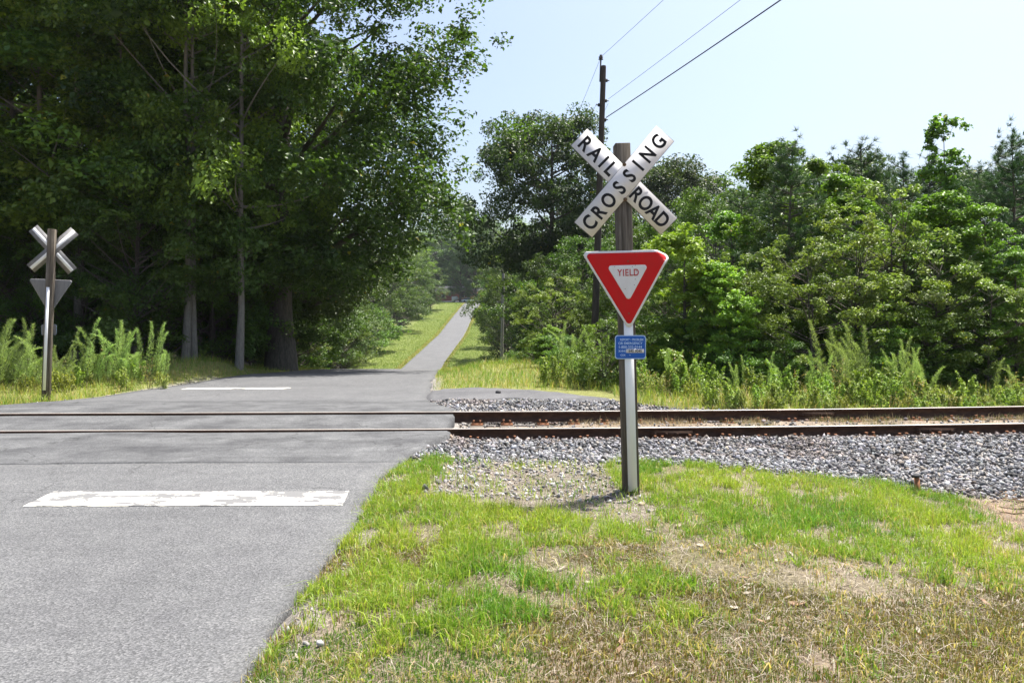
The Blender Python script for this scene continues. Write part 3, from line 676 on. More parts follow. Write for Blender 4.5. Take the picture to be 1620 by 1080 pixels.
def crossing_sign(x, y, z, rz, lean, label, h=3.38, bent=True, up=0.):
    root = link('crossing_sign', None, label=label, cat='crossing sign', loc=(x, y, z), rot=(0, lean, rz))
    pw = .148
    b = MB(); b.box((0, 0, h / 2 - .25), (pw, pw, h + .5)); me = bevel_mesh(b.mesh('post', M['post']), .006)
    post = link('post', me, root, label='weathered square timber post')
    bs = MB(); L0, L1 = .03, 1.95 + up
    bs.box((.006, -pw / 2 - .003, (L0 + L1) / 2), (.088, .004, L1 - L0)); link('reflective_strip', bs.mesh('reflective_strip', M['white_strip']), root)
    bs = MB(); bs.box((.02, pw / 2 + .003, 1.40), (.062, .004, 2.25)); link('reflective_strip', bs.mesh('reflective_strip', M['white_strip']), root)
    # crossbuck blades
    cz = 3.0 + up
    def blade(ang, yf, words):
        Mx = Matrix.Rotation(-ang, 4, 'Y')
        bb = MB(); bb.box((0, 0, 0), (1.22, .004, .229)); me = bb.mesh('crossbuck_blade', M['aluminium'])
        o = link('crossbuck_blade', me, root, loc=(0, yf, cz), rot=(0, -ang, 0))
        fb = MB(); fb.box((0, -.0032, 0), (1.212, .002, .221)); link('white_face', fb.mesh('white_face', M['sign_white']), o)
        rb = MB(); rb.box((0, .0035, 0), (1.20, .002, .075)); link('reflective_strip', rb.mesh('reflective_strip', M['white_strip']), o)
        for ch, px_ in words:
            link('letter', text_mesh(ch, .195, M['sign_black'], .0055, .82, 'letter'), o, loc=(px_, -.0052, 0))
    blade(R(48), -pw / 2 - .022, list(zip('CROSSING', (-.515, -.375, -.235, -.075, .075, .205, .345, .505))))
    blade(R(-46), -pw / 2 - .012, list(zip('RAILROAD', (-.515, -.385, -.275, -.175, .175, .290, .403, .518))))
    for dz in (.165, -.17):
        bb = MB(); bb.tube([(0.004, -pw / 2 - .03, cz + dz), (0.004, -pw / 2 - .020, cz + dz)], .019, 10); bb.box((.004, -pw / 2 - .034, cz + dz), (.02, .01, .02)); link('bolt', bb.mesh('bolt', M['bolt']), root)
    # yield sign
    yz = 2.085 + up; yf = -pw / 2 - .010
    yp = link('yield_plate', tri_plate(.89, .036, 0, .003, M['sign_white'], bent, 'yield_plate'), root, loc=(.012, yf, yz), label='white-edged red triangular yield sign' + (' with one corner bent back' if bent else ''))
    bk = link('plate_back', tri_plate(.886, .035, .0045, .001, M['aluminium'], bent, 'plate_back'), yp)
    link('red_panel', tri_plate(.82, .030, -.0022, .001, M['sign_red'], bent, 'red_panel'), yp)
    link('white_triangle', tri_plate(.405, .026, -.0042, .001, M['sign_white'], False, 'white_triangle'), yp)
    link('lettering', text_mesh('YIELD', .092, M['letter_red'], .0012, .80, gap=1.12), yp, loc=(0.002, -.0062, .046))
    for dx, dz in ((.005, .155), (0, -.345)):
        bb = MB(); bb.tube([(dx, -.008, dz), (dx, -.002, dz)], .007, 8); link('bolt', bb.mesh('bolt', M['bolt']), yp)
    if bent:
        spots = [(-.125, .105), (.045, .10), (.075, .112), (.085, .06), (.07, -.02), (-.03, -.11), (.06, -.075), (.055, .02), (.09, .2), (.07, .235)]
        sb_ = MB()
        for sx_, sz_ in spots: sb_.box((sx_, -.0056, sz_), (.006, .0008, .007), Matrix.Rotation(.7, 3, 'Y'))
        link('scuff_mark', sb_.mesh('scuff_mark', M['bolt']), yp, kind='stuff')
    # blue emergency notice
    bx, bz = .018, 1.415 + up * .5
    def rr(w, h, rad, y0, y1, mat, nm):
        pts = []
        for cx_, cz_, a in ((w / 2 - rad, h / 2 - rad, 0), (-w / 2 + rad, h / 2 - rad, 90), (-w / 2 + rad, -h / 2 + rad, 180), (w / 2 - rad, -h / 2 + rad, 270)):
            for q in range(5): pts.append((cx_ + rad * math.cos(R(a + 22.5 * q)), cz_ + rad * math.sin(R(a + 22.5 * q))))
        mb = MB(); mb.prism(pts, y0, y1); return mb.mesh(nm, mat)
    ep = link('notice_plate', rr(.298, .228, .026, -.002, .002, M['sign_pale_blue'], 'notice_plate'), root, loc=(bx, -pw / 2 - .012, bz), rot=(0, R(1.5), 0), label='small blue emergency notice with pale lettering')
    link('plate_back', rr(.294, .224, .025, .0022, .0032, M['aluminium'], 'plate_back'), ep)
    link('blue_panel', rr(.282, .212, .022, -.0042, -.0022, M['sign_blue'], 'blue_panel'), ep)
    wb = MB(); wb.box((.045, -.0052, -.036), (.172, .001, .036)); link('number_sticker', wb.mesh('number_sticker', M['sign_white']), ep)
    for s, size, dx, dz, mt, gp in (('REPORT \u2022 PROBLEM', .029, .012, .072, 'sign_pale_blue', 1), ('OR EMERGENCY', .032, 0, .037, 'sign_pale_blue', 1), ('1-800-232-0144', .036, 0, 0.001, 'sign_pale_blue', 1), ('X-ING', .028, -.078, -.037, 'sign_pale_blue', 1), ('CSX', .025, -.072, -.076, 'sign_pale_blue', 1.1), ('\u2022', .03, -.005, -.076, 'sign_pale_blue', 1), ('645 904S', .035, .045, -.036, 'sign_black', 1)):
        link('lettering', text_mesh(s, size, M[mt], .0006, .98 if s != 'REPORT \u2022 PROBLEM' else .88, gap=gp), ep, loc=(dx, -.0062 if mt == 'sign_black' else -.0048, dz))
    return root
sx_, sy_ = 1.155, 7.62
crossing_sign(sx_, sy_, float(terrain(np.array([sx_]), np.array([sy_]))[0]), R(1.5), R(-1.55), 'crossbuck and yield signs on a timber post facing the near lane, lettering visible')
fx_, fy_ = at(72.5, 17.2), 17.2
fs = crossing_sign(fx_, fy_, float(terrain(np.array([fx_]), np.array([fy_]))[0]), R(180 + 14), R(-1.9), 'crossing sign beyond the tracks turned away, showing bare metal backs', h=3.80, bent=False, up=.36)

# ------------------------------------------------------------------ utility poles and wires
def gz(x, y): return float(terrain(np.array([x]), np.array([y]))[0])
def util_pole(x, y, ztp, rad, mat, label, lean=0., rz=0.):
    z0 = gz(x, y); Hh = ztp - z0
    root = link('utility_pole', None, label=label, cat='utility pole', loc=(x, y, z0), rot=(0, lean, rz))
    b = MB(); b.tube([(0, 0, -.4), (0, 0, Hh * .5), (0, 0, Hh - .25), (0, 0, Hh - .2)], [rad * 1.12, rad, rad * .78, rad * .7], 12); link('pole_shaft', b.mesh('pole_shaft', M[mat], smooth=True), root)
    b = MB(); b.box((-rad * .9, 0, Hh - .35), (.05, .05, .8)); b.tube([(-rad * .9, 0, Hh - .05), (-rad * .9, 0, Hh + .06)], .016, 6); link('pin_bracket', b.mesh('pin_bracket', M['wire']), root)
    b = MB(); b.tube([(-rad * .9, 0, Hh + .02), (-rad * .9, 0, Hh + .06), (-rad * .9, 0, Hh + .09), (-rad * .9, 0, Hh + .12), (-rad * .9, 0, Hh + .17)], [.09, .05, .085, .05, .045], 10); link('insulator', b.mesh('insulator', M['glaze'], smooth=True), root)
    for hz_, sx in ((Hh - 1.55, -1), (Hh - 1.4, 1), (Hh - 2.05, 1), (Hh - 3.0, -1), (Hh - .7, 1)):
        b = MB(); b.box((sx * rad * .95, 0, hz_), (.09, .07, .10)); b.tube([(sx * rad * 1.0, 0, hz_), (sx * (rad + .10), 0, hz_)], .02, 6); link('line_clamp', b.mesh('line_clamp', M['wire']), root)
    return root
PX, PY = at(939, 27), 27.0
PT = zat(95, 27)
util_pole(PX, PY, PT, .115, 'pole', 'tall dark creosoted utility pole behind the yield sign', lean=R(1.9))
ptx = PX + math.sin(R(1.9)) * (PT - gz(PX, PY))
QX, QY = 12.3, -13.0
util_pole(QX, QY, PT, .145, 'pole', 'utility pole back along the road carrying the same wires')
P2X, P2Y = at(793, 78), 78.0
P2T = zat(429, 78)
util_pole(P2X, P2Y, P2T, .15, 'pole_pale', 'slim grey utility pole on the verge partway up the hill', lean=R(1.2))
P3X, P3Y = at(773, 150), 150.0
util_pole(P3X, P3Y, zat(424, 150), .16, 'pole_pale', 'distant pale utility pole near the top of the hill')
def wire(name, a, b, sag, rad, label):
    n = 40; s = np.linspace(0, 1, n); P = np.outer(1 - s, a) + np.outer(s, b); P[:, 2] -= sag * 4 * s * (1 - s)
    m = MB(); m.tube(P, rad, 5); link(name, m.mesh(name, M['wire']), label=label, cat='wire', group='overhead wires')
lx = lambda h: PX + math.sin(R(1.9)) * (h - gz(PX, PY))
h1, h2, h3 = PT + .1, PT - 1.35, zat(186, 27)
wire('overhead_wire', (lx(h1) - .1, PY, h1), (QX - .1, QY, h1), .25, .006, 'thin topmost wire rising from the pin insulator')
wire('overhead_wire', (lx(h2) + .2, PY, h2), (QX + .2, QY, h2), .2, .006, 'thin pale wire below the topmost one')
wire('overhead_wire', (lx(h3) + .15, PY, h3), (QX + .1, QY, h3), .3, .016, 'thick black lowest cable running over the sign')
for dx, dh, q in ((-.1, .1, 0), (-.2, -1.5, 1), (.2, -1.5, 2), (-.2, -3.0, 3)):
    wire('overhead_wire', (lx(PT + dh) + dx, PY, PT + dh), (P2X + dx, P2Y, P2T + min(dh, 0) * .8), .9, .006, 'thin wire dropping from the dark pole towards the hill')
for dx, dh in ((-.1, .1), (.2, -1.4)):
    wire('overhead_wire', (P2X + dx, P2Y, P2T + dh), (P3X + dx, P3Y, zat(424, 150) + dh), 1.0, .008, 'far wire strung between the two pale poles')

# ------------------------------------------------------------------ trees: wood behind the rear-facing sign
LW = 'tall leafy tree in the dark wood behind the turned-away crossing sign'
def wood_tree(px, d, H, wide=1., kind='forest', lab=LW, grp='wood beside the crossing', var=None):
    return plant(kind, at(px, d), d, H, lab, grp, wide, var)
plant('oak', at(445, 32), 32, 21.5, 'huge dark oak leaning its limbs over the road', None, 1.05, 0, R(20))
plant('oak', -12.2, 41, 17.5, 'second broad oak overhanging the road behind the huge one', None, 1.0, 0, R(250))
wood_tree(378, 26.8, 20, .8, lab='straight pale-barked tree standing alone at the edge of the grassy bank', grp=None, var=0)
wood_tree(293, 26.5, 21, .75, lab='pale trunk of a close pair, the thicker one', grp=None, var=1)
wood_tree(307, 26.8, 20, .7, lab='pale trunk of a close pair, the thinner one', grp=None, var=0)
wood_tree(118, 28, 20, 1.1, lab='tree trunk rising straight behind the turned-away crossing sign', grp=None, var=1)
rr_ = random.Random(5)
for k in range(20):
    d = rr_.uniform(30, 52); px = rr_.uniform(-160, 470)
    if k < 7: d = rr_.uniform(28.5, 31); px = -60 + 42 * k
    x = at(px, d)
    if x > left_edge(d) - 2.2: x = float(left_edge(d)) - rr_.uniform(2.5, 6)
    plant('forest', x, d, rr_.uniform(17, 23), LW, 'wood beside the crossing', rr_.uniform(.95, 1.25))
UL = 'leafy understory tree at the shaded front of the wood'
for k in range(30):
    d = rr_.uniform(24, 36); px = rr_.uniform(-60, 560)
    x = at(px, d)
    if x > left_edge(d) - 2.6: x = float(left_edge(d)) - rr_.uniform(2.6, 4)
    if 160 < px < 440 and d < 31: d = rr_.uniform(31.5, 37); x = min(at(px, d), float(left_edge(d)) - 2.6)
    plant('mid', x, d, rr_.uniform(5, 10), UL, 'understory of the wood', rr_.uniform(.8, 1.15))
# roadside growth on the same side, down the dip and up the hill
RL = 'sunlit roadside tree lining the road down the dip past the wood'
for px, top, d, kd, wd in ((575, 330, 46, 'mid', 1.0), (600, 395, 52, 'mid', 1.0), (560, 455, 44, 'gum', 1.2), (625, 400, 62, 'mid', 1.0), (590, 500, 48, 'olive', 1.1), (615, 480, 60, 'gum', 1.2), (650, 395, 80, 'mid', 1.0), (630, 330, 75, 'forest', 1.2), (660, 360, 100, 'forest', 1.2), (678, 420, 104, 'mid', 1.0), (655, 440, 92, 'mid', .9), (680, 480, 118, 'shrub', 1.6), (640, 500, 84, 'olive', 1.2), (690, 415, 150, 'mid', 1.1), (600, 350, 66, 'forest', 1.2), (540, 420, 40, 'mid', 1.0), (520, 500, 36, 'olive', 1.0), (545, 515, 39, 'shrub', 1.2), (630, 400, 130, 'mid', 1.1), (650, 410, 155, 'mid', 1.1), (665, 415, 185, 'mid', 1.1), (680, 425, 212, 'mid', 1.1), (640, 360, 170, 'forest', 1.3), (660, 365, 210, 'forest', 1.3), (610, 420, 100, 'mid', 1.1), (580, 400, 80, 'mid', 1.1)):
    x = min(at(px, d), float(left_edge(d)) - (3.0 if d < 56 else 1.6 + {'mid': .46, 'gum': .40, 'shrub': .6, 'forest': .3, 'olive': .5}[kd] * wd * (zat(top, d) - zr(d)))); z = gz(x, d); plant(kd, x, d, zat(top, d) - z, RL if kd != 'shrub' else 'low shrub on the mown slope beside the hill road', 'roadside trees on the wood side', wd)

# growth across the road: right-hand verge and belt of young trees behind the track
by_px('open_oak', 872, 192, 58, 'big open-crowned oak with dark limbs behind the utility pole', None, .84, 0, R(60))
by_px('open_oak', 1055, 266, 78, 'smaller open-crowned oak seen past the crossbuck', None, 1.0, 0, R(150))
BL = 'young leafy tree in the belt along the far side of the track'
G1 = 'tree belt behind the track'
by_px('lime', 1085, 362, 20.5, 'bright lime-green sweetgum just behind the yield sign', None, 1.25, 0)
by_px('lime', 1150, 420, 19.6, 'lower bright lime-green sweetgum beside the taller lime one', None, 1.1, 0)
by_px('lime', 868, 515, 27.5, 'lime-green bush at the verge by the dark utility pole', None, 1.5, 0)
by_px('gum', 1225, 222, 25, 'tall rounded sweetgum in front of the pines', None, 1.05, 1)
by_px('pine', 1250, 232, 22.5, 'large dark pine with a pointed leader, partly hidden by bushes', None, 1.25, 0)
by_px('sapling', 1497, 182, 23.5, 'spindly loose-leaved sapling topping the tree belt', None, 1.0, 0)
by_px('olive', 1420, 292, 21, 'broad olive-green bush with pale tips, tallest of the bushes', None, 1.15, 0)
PL = 'dark pine standing above the bushes of the belt'
for px, top, d, wd in ((1355, 226, 31, 1.2), (1330, 262, 33, 1.2), (1385, 262, 33, 1.0), (1425, 246, 36, 1.1), (1463, 252, 38, 1.0), (1600, 222, 25, 1.1), (1575, 240, 30, 1.1), (1615, 265, 27, 1.2), (1540, 262, 34, 1.2), (1660, 230, 28, 1.2), (1290, 270, 36, 1.2), (1180, 300, 30, 1.2), (1500, 275, 29, 1.1)):
    by_px('pine', px, top, d, PL, 'pines in the belt', wd)
for px, top, d, kd, wd in ((1120, 300, 34, 'mid', .8), (1160, 330, 27, 'gum', 1.2), (1290, 262, 27, 'gum', 1.1), (1330, 285, 25, 'gum', 1.2), (1190, 405, 20.5, 'olive', 1.1), (1290, 380, 19.8, 'olive', 1.2), (1350, 350, 21, 'olive', 1.1), (1500, 300, 21.5, 'gum', 1.3), (1560, 330, 20.5, 'gum', 1.1), (1610, 400, 19.5, 'gum', 1.2), (1660, 340, 21, 'gum', 1.2), (1470, 380, 20, 'olive', 1.1), (1560, 430, 19.3, 'olive', 1.1), (1130, 420, 20, 'gum', 1.0), (1062, 400, 23.5, 'mid', .8), (1050, 350, 27.5, 'mid', .75), (1010, 340, 29, 'mid', .9), (890, 415, 33, 'mid', .8), (880, 440, 29, 'olive', 1.2), (1045, 440, 22.5, 'olive', .9), (1250, 300, 40, 'mid', 1.2), (1380, 280, 42, 'mid', 1.2), (1480, 285, 44, 'mid', 1.2), (1560, 275, 42, 'mid', 1.2), (1120, 315, 45, 'mid', 1.1), (1640, 290, 40, 'mid', 1.3), (1180, 290, 50, 'mid', 1.2), (1310, 250, 52, 'mid', 1.2), (1440, 320, 26, 'mid', .8), (1230, 360, 23.5, 'mid', .8), (1390, 400, 22.5, 'mid', .9)):
    by_px(kd, px, top, d, BL if kd != 'olive' else 'olive-green bush among the young trees behind the track', G1 if kd != 'olive' else 'olive bushes in the belt', wd)
SL = 'low shrub filling the foot of the tree belt'
for k in range(20):
    px = 960 + k * 36 + rr_.uniform(-20, 20); d = rr_.uniform(18.8, 21.5)
    plant('shrub', at(px, d), d, rr_.uniform(.9, 2.0), SL, 'shrubs at the foot of the belt', rr_.uniform(.9, 1.3))
VL = 'leafy roadside tree on the pole side of the hill road'
for px, top, d, kd, wd in ((835, 335, 66, 'mid', 1.0), (812, 385, 72, 'mid', .9), (850, 400, 50, 'mid', .9), (800, 440, 84, 'mid', .8), (830, 470, 56, 'gum', 1.2), (860, 470, 40, 'gum', 1.2), (790, 400, 110, 'mid', .9), (785, 430, 125, 'mid', .8), (810, 360, 105, 'forest', 1.2), (845, 345, 90, 'forest', 1.2), (792, 455, 160, 'mid', 1.0), (895, 370, 60, 'mid', 1.1), (925, 380, 48, 'mid', 1.0), (960, 390, 55, 'mid', 1.0), (905, 450, 34, 'mid', .8), (870, 520, 28, 'shrub', 1.2), (845, 535, 32, 'shrub', 1.2), (890, 525, 25, 'shrub', 1.3), (815, 560, 42, 'shrub', 1.2), (1000, 380, 70, 'mid', 1.0), (1050, 370, 60, 'mid', 1.0), (780, 490, 140, 'shrub', 1.6)):
    if d < 80 and kd != 'shrub': px = max(px, 802 + .4 * wd * (zat(top, d) - zr(d)) / d * FPX)
    x = max(at(px, d), float(right_edge(d)) + (3.4 if d < 60 else 2.4 + {'mid': .46, 'gum': .40, 'shrub': .6, 'forest': .3, 'olive': .5}[kd] * wd * (zat(top, d) - zr(d)))); plant(kd, x, d, max(1.2, zat(top, d) - gz(x, d)), VL if kd != 'shrub' else 'rounded green shrub on the verge below the hill road', 'roadside trees on the pole side' if kd != 'shrub' else 'verge shrubs', wd)
by_px('far', 728, 350, 250, 'dark trunked tree shading the brick house front beside the tank', None, .8, 0)
by_px('far', 753, 352, 251, 'dark trunked tree beside the parked silver car', None, .8, 1)
FL = 'hazy tall tree on the hilltop behind the brick house'
for px, top, d in ((700, 352, 285), (735, 345, 275), (722, 360, 300), (768, 352, 270), (795, 362, 285), (752, 350, 320), (665, 370, 300), (820, 368, 300), (640, 380, 280), (850, 380, 290), (690, 380, 330), (780, 355, 340)):
    by_px('far', px, top, d, FL, 'hilltop trees', 1.1)
# distant woods closing the view on both sides
for k in range(26):
    d = rr_.uniform(95, 150); x = rr_.choice((-1, 1)) * rr_.uniform(22, 90) - 10
    plant('far', x, d, rr_.uniform(13, 18), 'distant woodland tree past the near tree lines', 'distant woods', 1.2)

# ------------------------------------------------------------------ hilltop house and car
def house():
    d = 258.0; x0, x1 = at(690, d), at(770, d); z0 = gz((x0 + x1) / 2, d) ; zc = zat(476, d); z0 = min(z0, zc)
    root = link('brick_house', None, label='long low red brick house on the hilltop at the end of the road', cat='house', loc=((x0 + x1) / 2, d, z0))
    W = x1 - x0; hgt = zat(461, d) - z0
    b = MB(); b.box((0, 4, hgt / 2), (W, 8, hgt)); link('wall', b.mesh('wall', m_simple('red_brick', (.20, .065, .045), (.30, .11, .08), 3)), root)
    b = MB(); b.box((0, -.05, .35), (W + .1, .1, .3)); link('base_course', b.mesh('base_course', m_simple('white_trim', (.6, .58, .55), (.72, .7, .68), 3)), root)
    b = MB(); b.add([(-W / 2 - .5, -.6, hgt - .05), (W / 2 + .5, -.6, hgt - .05), (W / 2 + .5, 4, hgt + 1.9), (-W / 2 - .5, 4, hgt + 1.9), (-W / 2 - .5, 8.6, hgt - .05), (W / 2 + .5, 8.6, hgt - .05), (-W / 2 - .5, -.6, hgt - .2), (W / 2 + .5, -.6, hgt - .2)], [[0, 1, 2, 3], [3, 2, 5, 4], [6, 7, 1, 0], [0, 3, 4, 4]]); link('roof', b.mesh('roof', m_simple('dark_shingle', (.03, .03, .035), (.06, .06, .065), 4)), root)
    dark = m_simple('window_glass', (.02, .025, .03), (.05, .06, .07), 3, rough=.1); wt = m_simple('window_trim', (.6, .6, .6), (.75, .75, .75), 3)
    for q in (-.36, .02, .33):
        b = MB(); b.box((q * W, -.06, hgt * .58), (1.3, .08, 1.2)); wdo = link('window', b.mesh('window', wt), root)
        b = MB(); b.box((q * W, -.11, hgt * .58), (1.1, .05, 1.0)); link('pane', b.mesh('pane', dark), wdo)
    b = MB(); b.box((-.16 * W, -.06, 1.05), (1.0, .08, 2.1)); link('door', b.mesh('door', wt), root)
    # parked car
    d2 = 249.0; cx_ = at(741, d2); cz_ = max(gz(cx_, d2), zat(478, d2) - .1); car = link('parked_car', None, label='pale silver car parked crosswise in front of the brick house', cat='car', loc=(cx_, d2, cz_), rot=(0, 0, R(8)))
    paint = m_simple('silver_paint', (.5, .52, .54), (.58, .6, .62), 2, rough=.3, metal=.3); tyre = m_simple('tyre', (.02, .02, .02), (.035, .035, .035), 9)
    pr = [(-2.1, .32), (2.1, .32), (2.15, .75), (1.2, .95), (-1.9, .98), (-2.15, .8)]
    b = MB(); b.prism(pr, -.85, .85); link('body', b.mesh('body', paint), car)
    b = MB(); b.prism([(-1.6, .95), (1.1, .93), (.45, 1.42), (-1.2, 1.44)], -.74, .74); link('cabin', b.mesh('cabin', dark), car)
    b = MB(); b.prism([(-1.2, 1.42), (.45, 1.40), (.40, 1.47), (-1.15, 1.49)], -.75, .75); link('roof_panel', b.mesh('roof_panel', paint), car)
    for wx in (-1.3, 1.35):
        for wy in (-.86, .86):
            b = MB(); b.tube([(wx, wy - .1, .33), (wx, wy + .1, .33)], .33, 14); link('wheel', b.mesh('wheel', tyre), car)
    for s in (-.6, .6):
        b = MB(); b.box((2.12, s, .66), (.06, .3, .14)); link('headlight', b.mesh('headlight', wt), car)
    # white round tank
    d3 = 252.0; tx = at(721.5, d3); tz = max(gz(tx, d3), zat(476, d3)); tk = link('gas_tank', None, label='white round tank beside the brick house at the end of the road', cat='tank', loc=(tx, d3, tz))
    b = MB(); b.tube([(0, -1.3, .85), (0, -1.2, .85), (0, 0, .85), (0, 1.2, .85), (0, 1.3, .85)], [.45, .68, .72, .68, .45], 16); link('shell', b.mesh('shell', wt, smooth=True), tk)
    for q in (-.8, .8):
        b = MB(); b.box((0, q, .1), (.9, .12, .3)); link('cradle', b.mesh('cradle', tyre), tk)
house()
b = MB(); xs = np.linspace(-120, 100, 80); yl = np.full(80, 241.5); yh = np.full(80, 246.5)
V = np.vstack([np.c_[xs, yl, terrain(xs, yl) + .10], np.c_[xs, yh, terrain(xs, yh) + .10]])
link('cross_road', fast_mesh('cross_road', V, np.array([[q, q + 1, 81 + q, 80 + q] for q in range(79)]), M['asphalt']), label='road running across the hilltop where the lane ends', cat='road', kind='structure')

# ------------------------------------------------------------------ grass
def blades(name, x, y, h, wd, col, label, mat='grass', lean=.7, seg=2, seed=1, cat='grass', zoff=0.):
    r = np.random.default_rng(seed); n = len(x); z = terrain(x, y) - .012 + zoff
    th = r.uniform(0, 6.283, n); a = r.uniform(0, 6.283, n); ln = np.abs(r.normal(0, lean, n)) * h
    S_ = np.stack([np.cos(a), np.sin(a), 0 * a], -1) * wd[:, None] * .5; D = np.stack([np.cos(th) * ln, np.sin(th) * ln, 0 * th], -1); B = np.stack([x, y, z], -1)
    up = np.stack([0 * h, 0 * h, h], -1)
    if seg == 2:
        m = B + up * .55 + D * .3; t_ = B + up * np.clip(1 - .35 * (ln / h)[:, None], .3, 1) + D
        V = np.stack([B - S_, B + S_, m - S_ * .75, m + S_ * .75, t_], 1).reshape(-1, 3); k = np.arange(n)[:, None] * 5
        F = [np.vstack([k + np.array([[2, 3, 4]])]), np.vstack([k + np.array([[0, 1, 3, 2]])])]; c = np.repeat(col, 5, 0)
    else:
        t_ = B + up + D; V = np.stack([B - S_, B + S_, t_], 1).reshape(-1, 3); F = np.arange(n * 3).reshape(-1, 3); c = np.repeat(col, 3, 0)
    return link(name, fast_mesh(name, V, F, M[mat], c), label=label, cat=cat, kind='stuff')
def cmix(a, b, f): return np.array(a) * (1 - f[:, None]) + np.array(b) * f[:, None]
r = np.random.default_rng(21)
# near verge
N = 640000
x = r.uniform(-1.7, 6.8, N); y = 3.1 + (10.0 - 3.1) * r.random(N) ** 1.15
inview = np.abs(x) < .70 * y + .3
g_, b_, rd_, sh_, _ = ground_cover(x, y); off = x - right_edge(y)
dn = fbm(x, y, 1.1, 51); tuft = fbm(x, y, 6.5, 57)
lush = sstep(.36, .66, .7 * dn + .3 * vnoise(x, y, 4.2, 53) + .28 * sstep(4.9, 6.4, y) - .20 * (1 - sstep(3.6, 5.4, y + .9 * sstep(.8, -.6, -x) * 0 + np.where(x < .2, .8, 0))) + .15 * np.exp(-((x + .8) / .5) ** 2) - .12 * np.exp(-((x - 1.0) / .8) ** 2 - ((y - 5.6) / 1.0) ** 2) - .35 * np.exp(-((x - 3.95) / .5) ** 2 - ((y - 5.9) / .55) ** 2))
p = (.5 + .5 * lush) * (.12 + .88 * sstep(.40, .60, tuft)) * (1 - g_) * (1 - .93 * b_) * (1 - .96 * rd_) * (.5 * sstep(-.10, -.04, off) * (tuft > .5) + .5 * sstep(-.03, .12, off))
keep = inview & (r.random(N) < p * .8)
x, y = x[keep], y[keep]; lush = lush[keep]; n = len(x)
hv = np.clip(.035 + .065 * lush + .026 * r.normal(size=n), .015, .18) * (.7 + .6 * vnoise(x, y, 3.3, 58))
f = np.clip(vnoise(x, y, 1.4, 60) + .22 * r.normal(size=n), 0, 1)
col = cmix((.085, .17, .022), (.245, .285, .045), f); dryf = (r.random(n) < .12 + .6 * (1 - lush)); col[dryf] = np.array((.27, .21, .11)) * (1 + .2 * r.normal(size=(dryf.sum(), 1)))
blades('verge_grass', x, y, hv, np.clip(.0042 + .004 * r.random(n), .003, .01), col, 'bright green mown grass around the foot of the sign post', seed=2)
# short dark reddish ground weeds near the viewer
N = 230000
x = r.uniform(-1.5, 4.2, N); y = r.uniform(3.1, 5.7, N); off = x - right_edge(y)
mk = sstep(.48, .60, fbm(x, y, 1.3, 71) + .13 * (1 - sstep(3.5, 4.9, y)) + .2 * np.exp(-((x + .6) / .7) ** 2 - ((y - 3.9) / .45) ** 2))
keep = (np.abs(x) < .70 * y + .2) & (r.random(N) < mk * sstep(-.06, .05, off) * .8)
x, y = x[keep], y[keep]; n = len(x)
gl = np.exp(-((x + .55) / .75) ** 2 - ((y - 3.75) / .55) ** 2)
f = np.clip(sstep(.25, .6, gl) + .15 * r.normal(size=n), 0, 1)
col = cmix((.10, .092, .026), (.08, .15, .026), np.clip(f + .55 * sstep(.5, .7, vnoise(x, y, 1.7, 75)) * .6, 0, 1)); rdd = r.random(n) < .25 * (1 - f); col[rdd] = (.14, .08, .045)
blades('ground_weeds', x, y, np.clip(.03 + .014 * r.normal(size=n), .012, .07), np.full(n, .006), col, 'short brownish-green weeds matting the ground beside the road', lean=.6, seed=3, cat='weeds')
# straw and dead stalks
N = 120000
x = r.uniform(-1.5, 6.4, N); y = r.uniform(3.1, 8.4, N); off = x - right_edge(y); g_, b_, rd_, _, _ = ground_cover(x, y)
keep = (np.abs(x) < .70 * y + .2) & (off > .05) & (r.random(N) < (.3 + .7 * sstep(.42, .62, fbm(x, y, 1.7, 81) + .25 * np.exp(-((x - 1.4) / 1.6) ** 2 - ((y - 4.8) / .7) ** 2) + .4 * np.exp(-((x - 3.95) / .6) ** 2 - ((y - 5.9) / .6) ** 2))) * (1 - g_))
x, y = x[keep], y[keep]; n = len(x)
col = cmix((.20, .155, .11), (.46, .41, .34), r.random(n))
blades('dead_straw', x, y, np.clip(np.abs(.018 + .02 * r.normal(size=n)), .006, .06), np.full(n, .004), col, 'dry straw and dead stalks lying through the thin grass', 'dry', lean=2.6, seed=4, cat='straw', zoff=.016)
# dry growth between and beside the rails
N = 34000
x = r.uniform(-1.0, 10, N); t = np.where(r.random(N) < .6, r.uniform(-.62, .62, N), r.normal(-.55, .12, N)); t = np.where(r.random(N) < .25, r.normal(.63, .05, N), t); y = yt(x) + t
keep = (np.abs(np.abs(t) - T0) > .085) & (r.random(N) < sstep(.42, .62, fbm(x, y, 1.5, 91)) * sstep(.2, 2.2, x)) ; x, y = x[keep], y[keep]; n = len(x)
col = cmix((.30, .22, .11), (.42, .34, .2), r.random(n)); gr = r.random(n) < .28 * sstep(2.5, 4, x); col[gr] = (.13, .17, .04)
blades('trackside_grass', x, y, np.clip(.06 + .05 * r.normal(size=n), .02, .22), np.full(n, .0045), col, 'dry tan grass tufts growing between the rails', 'dry', lean=.6, seed=5)
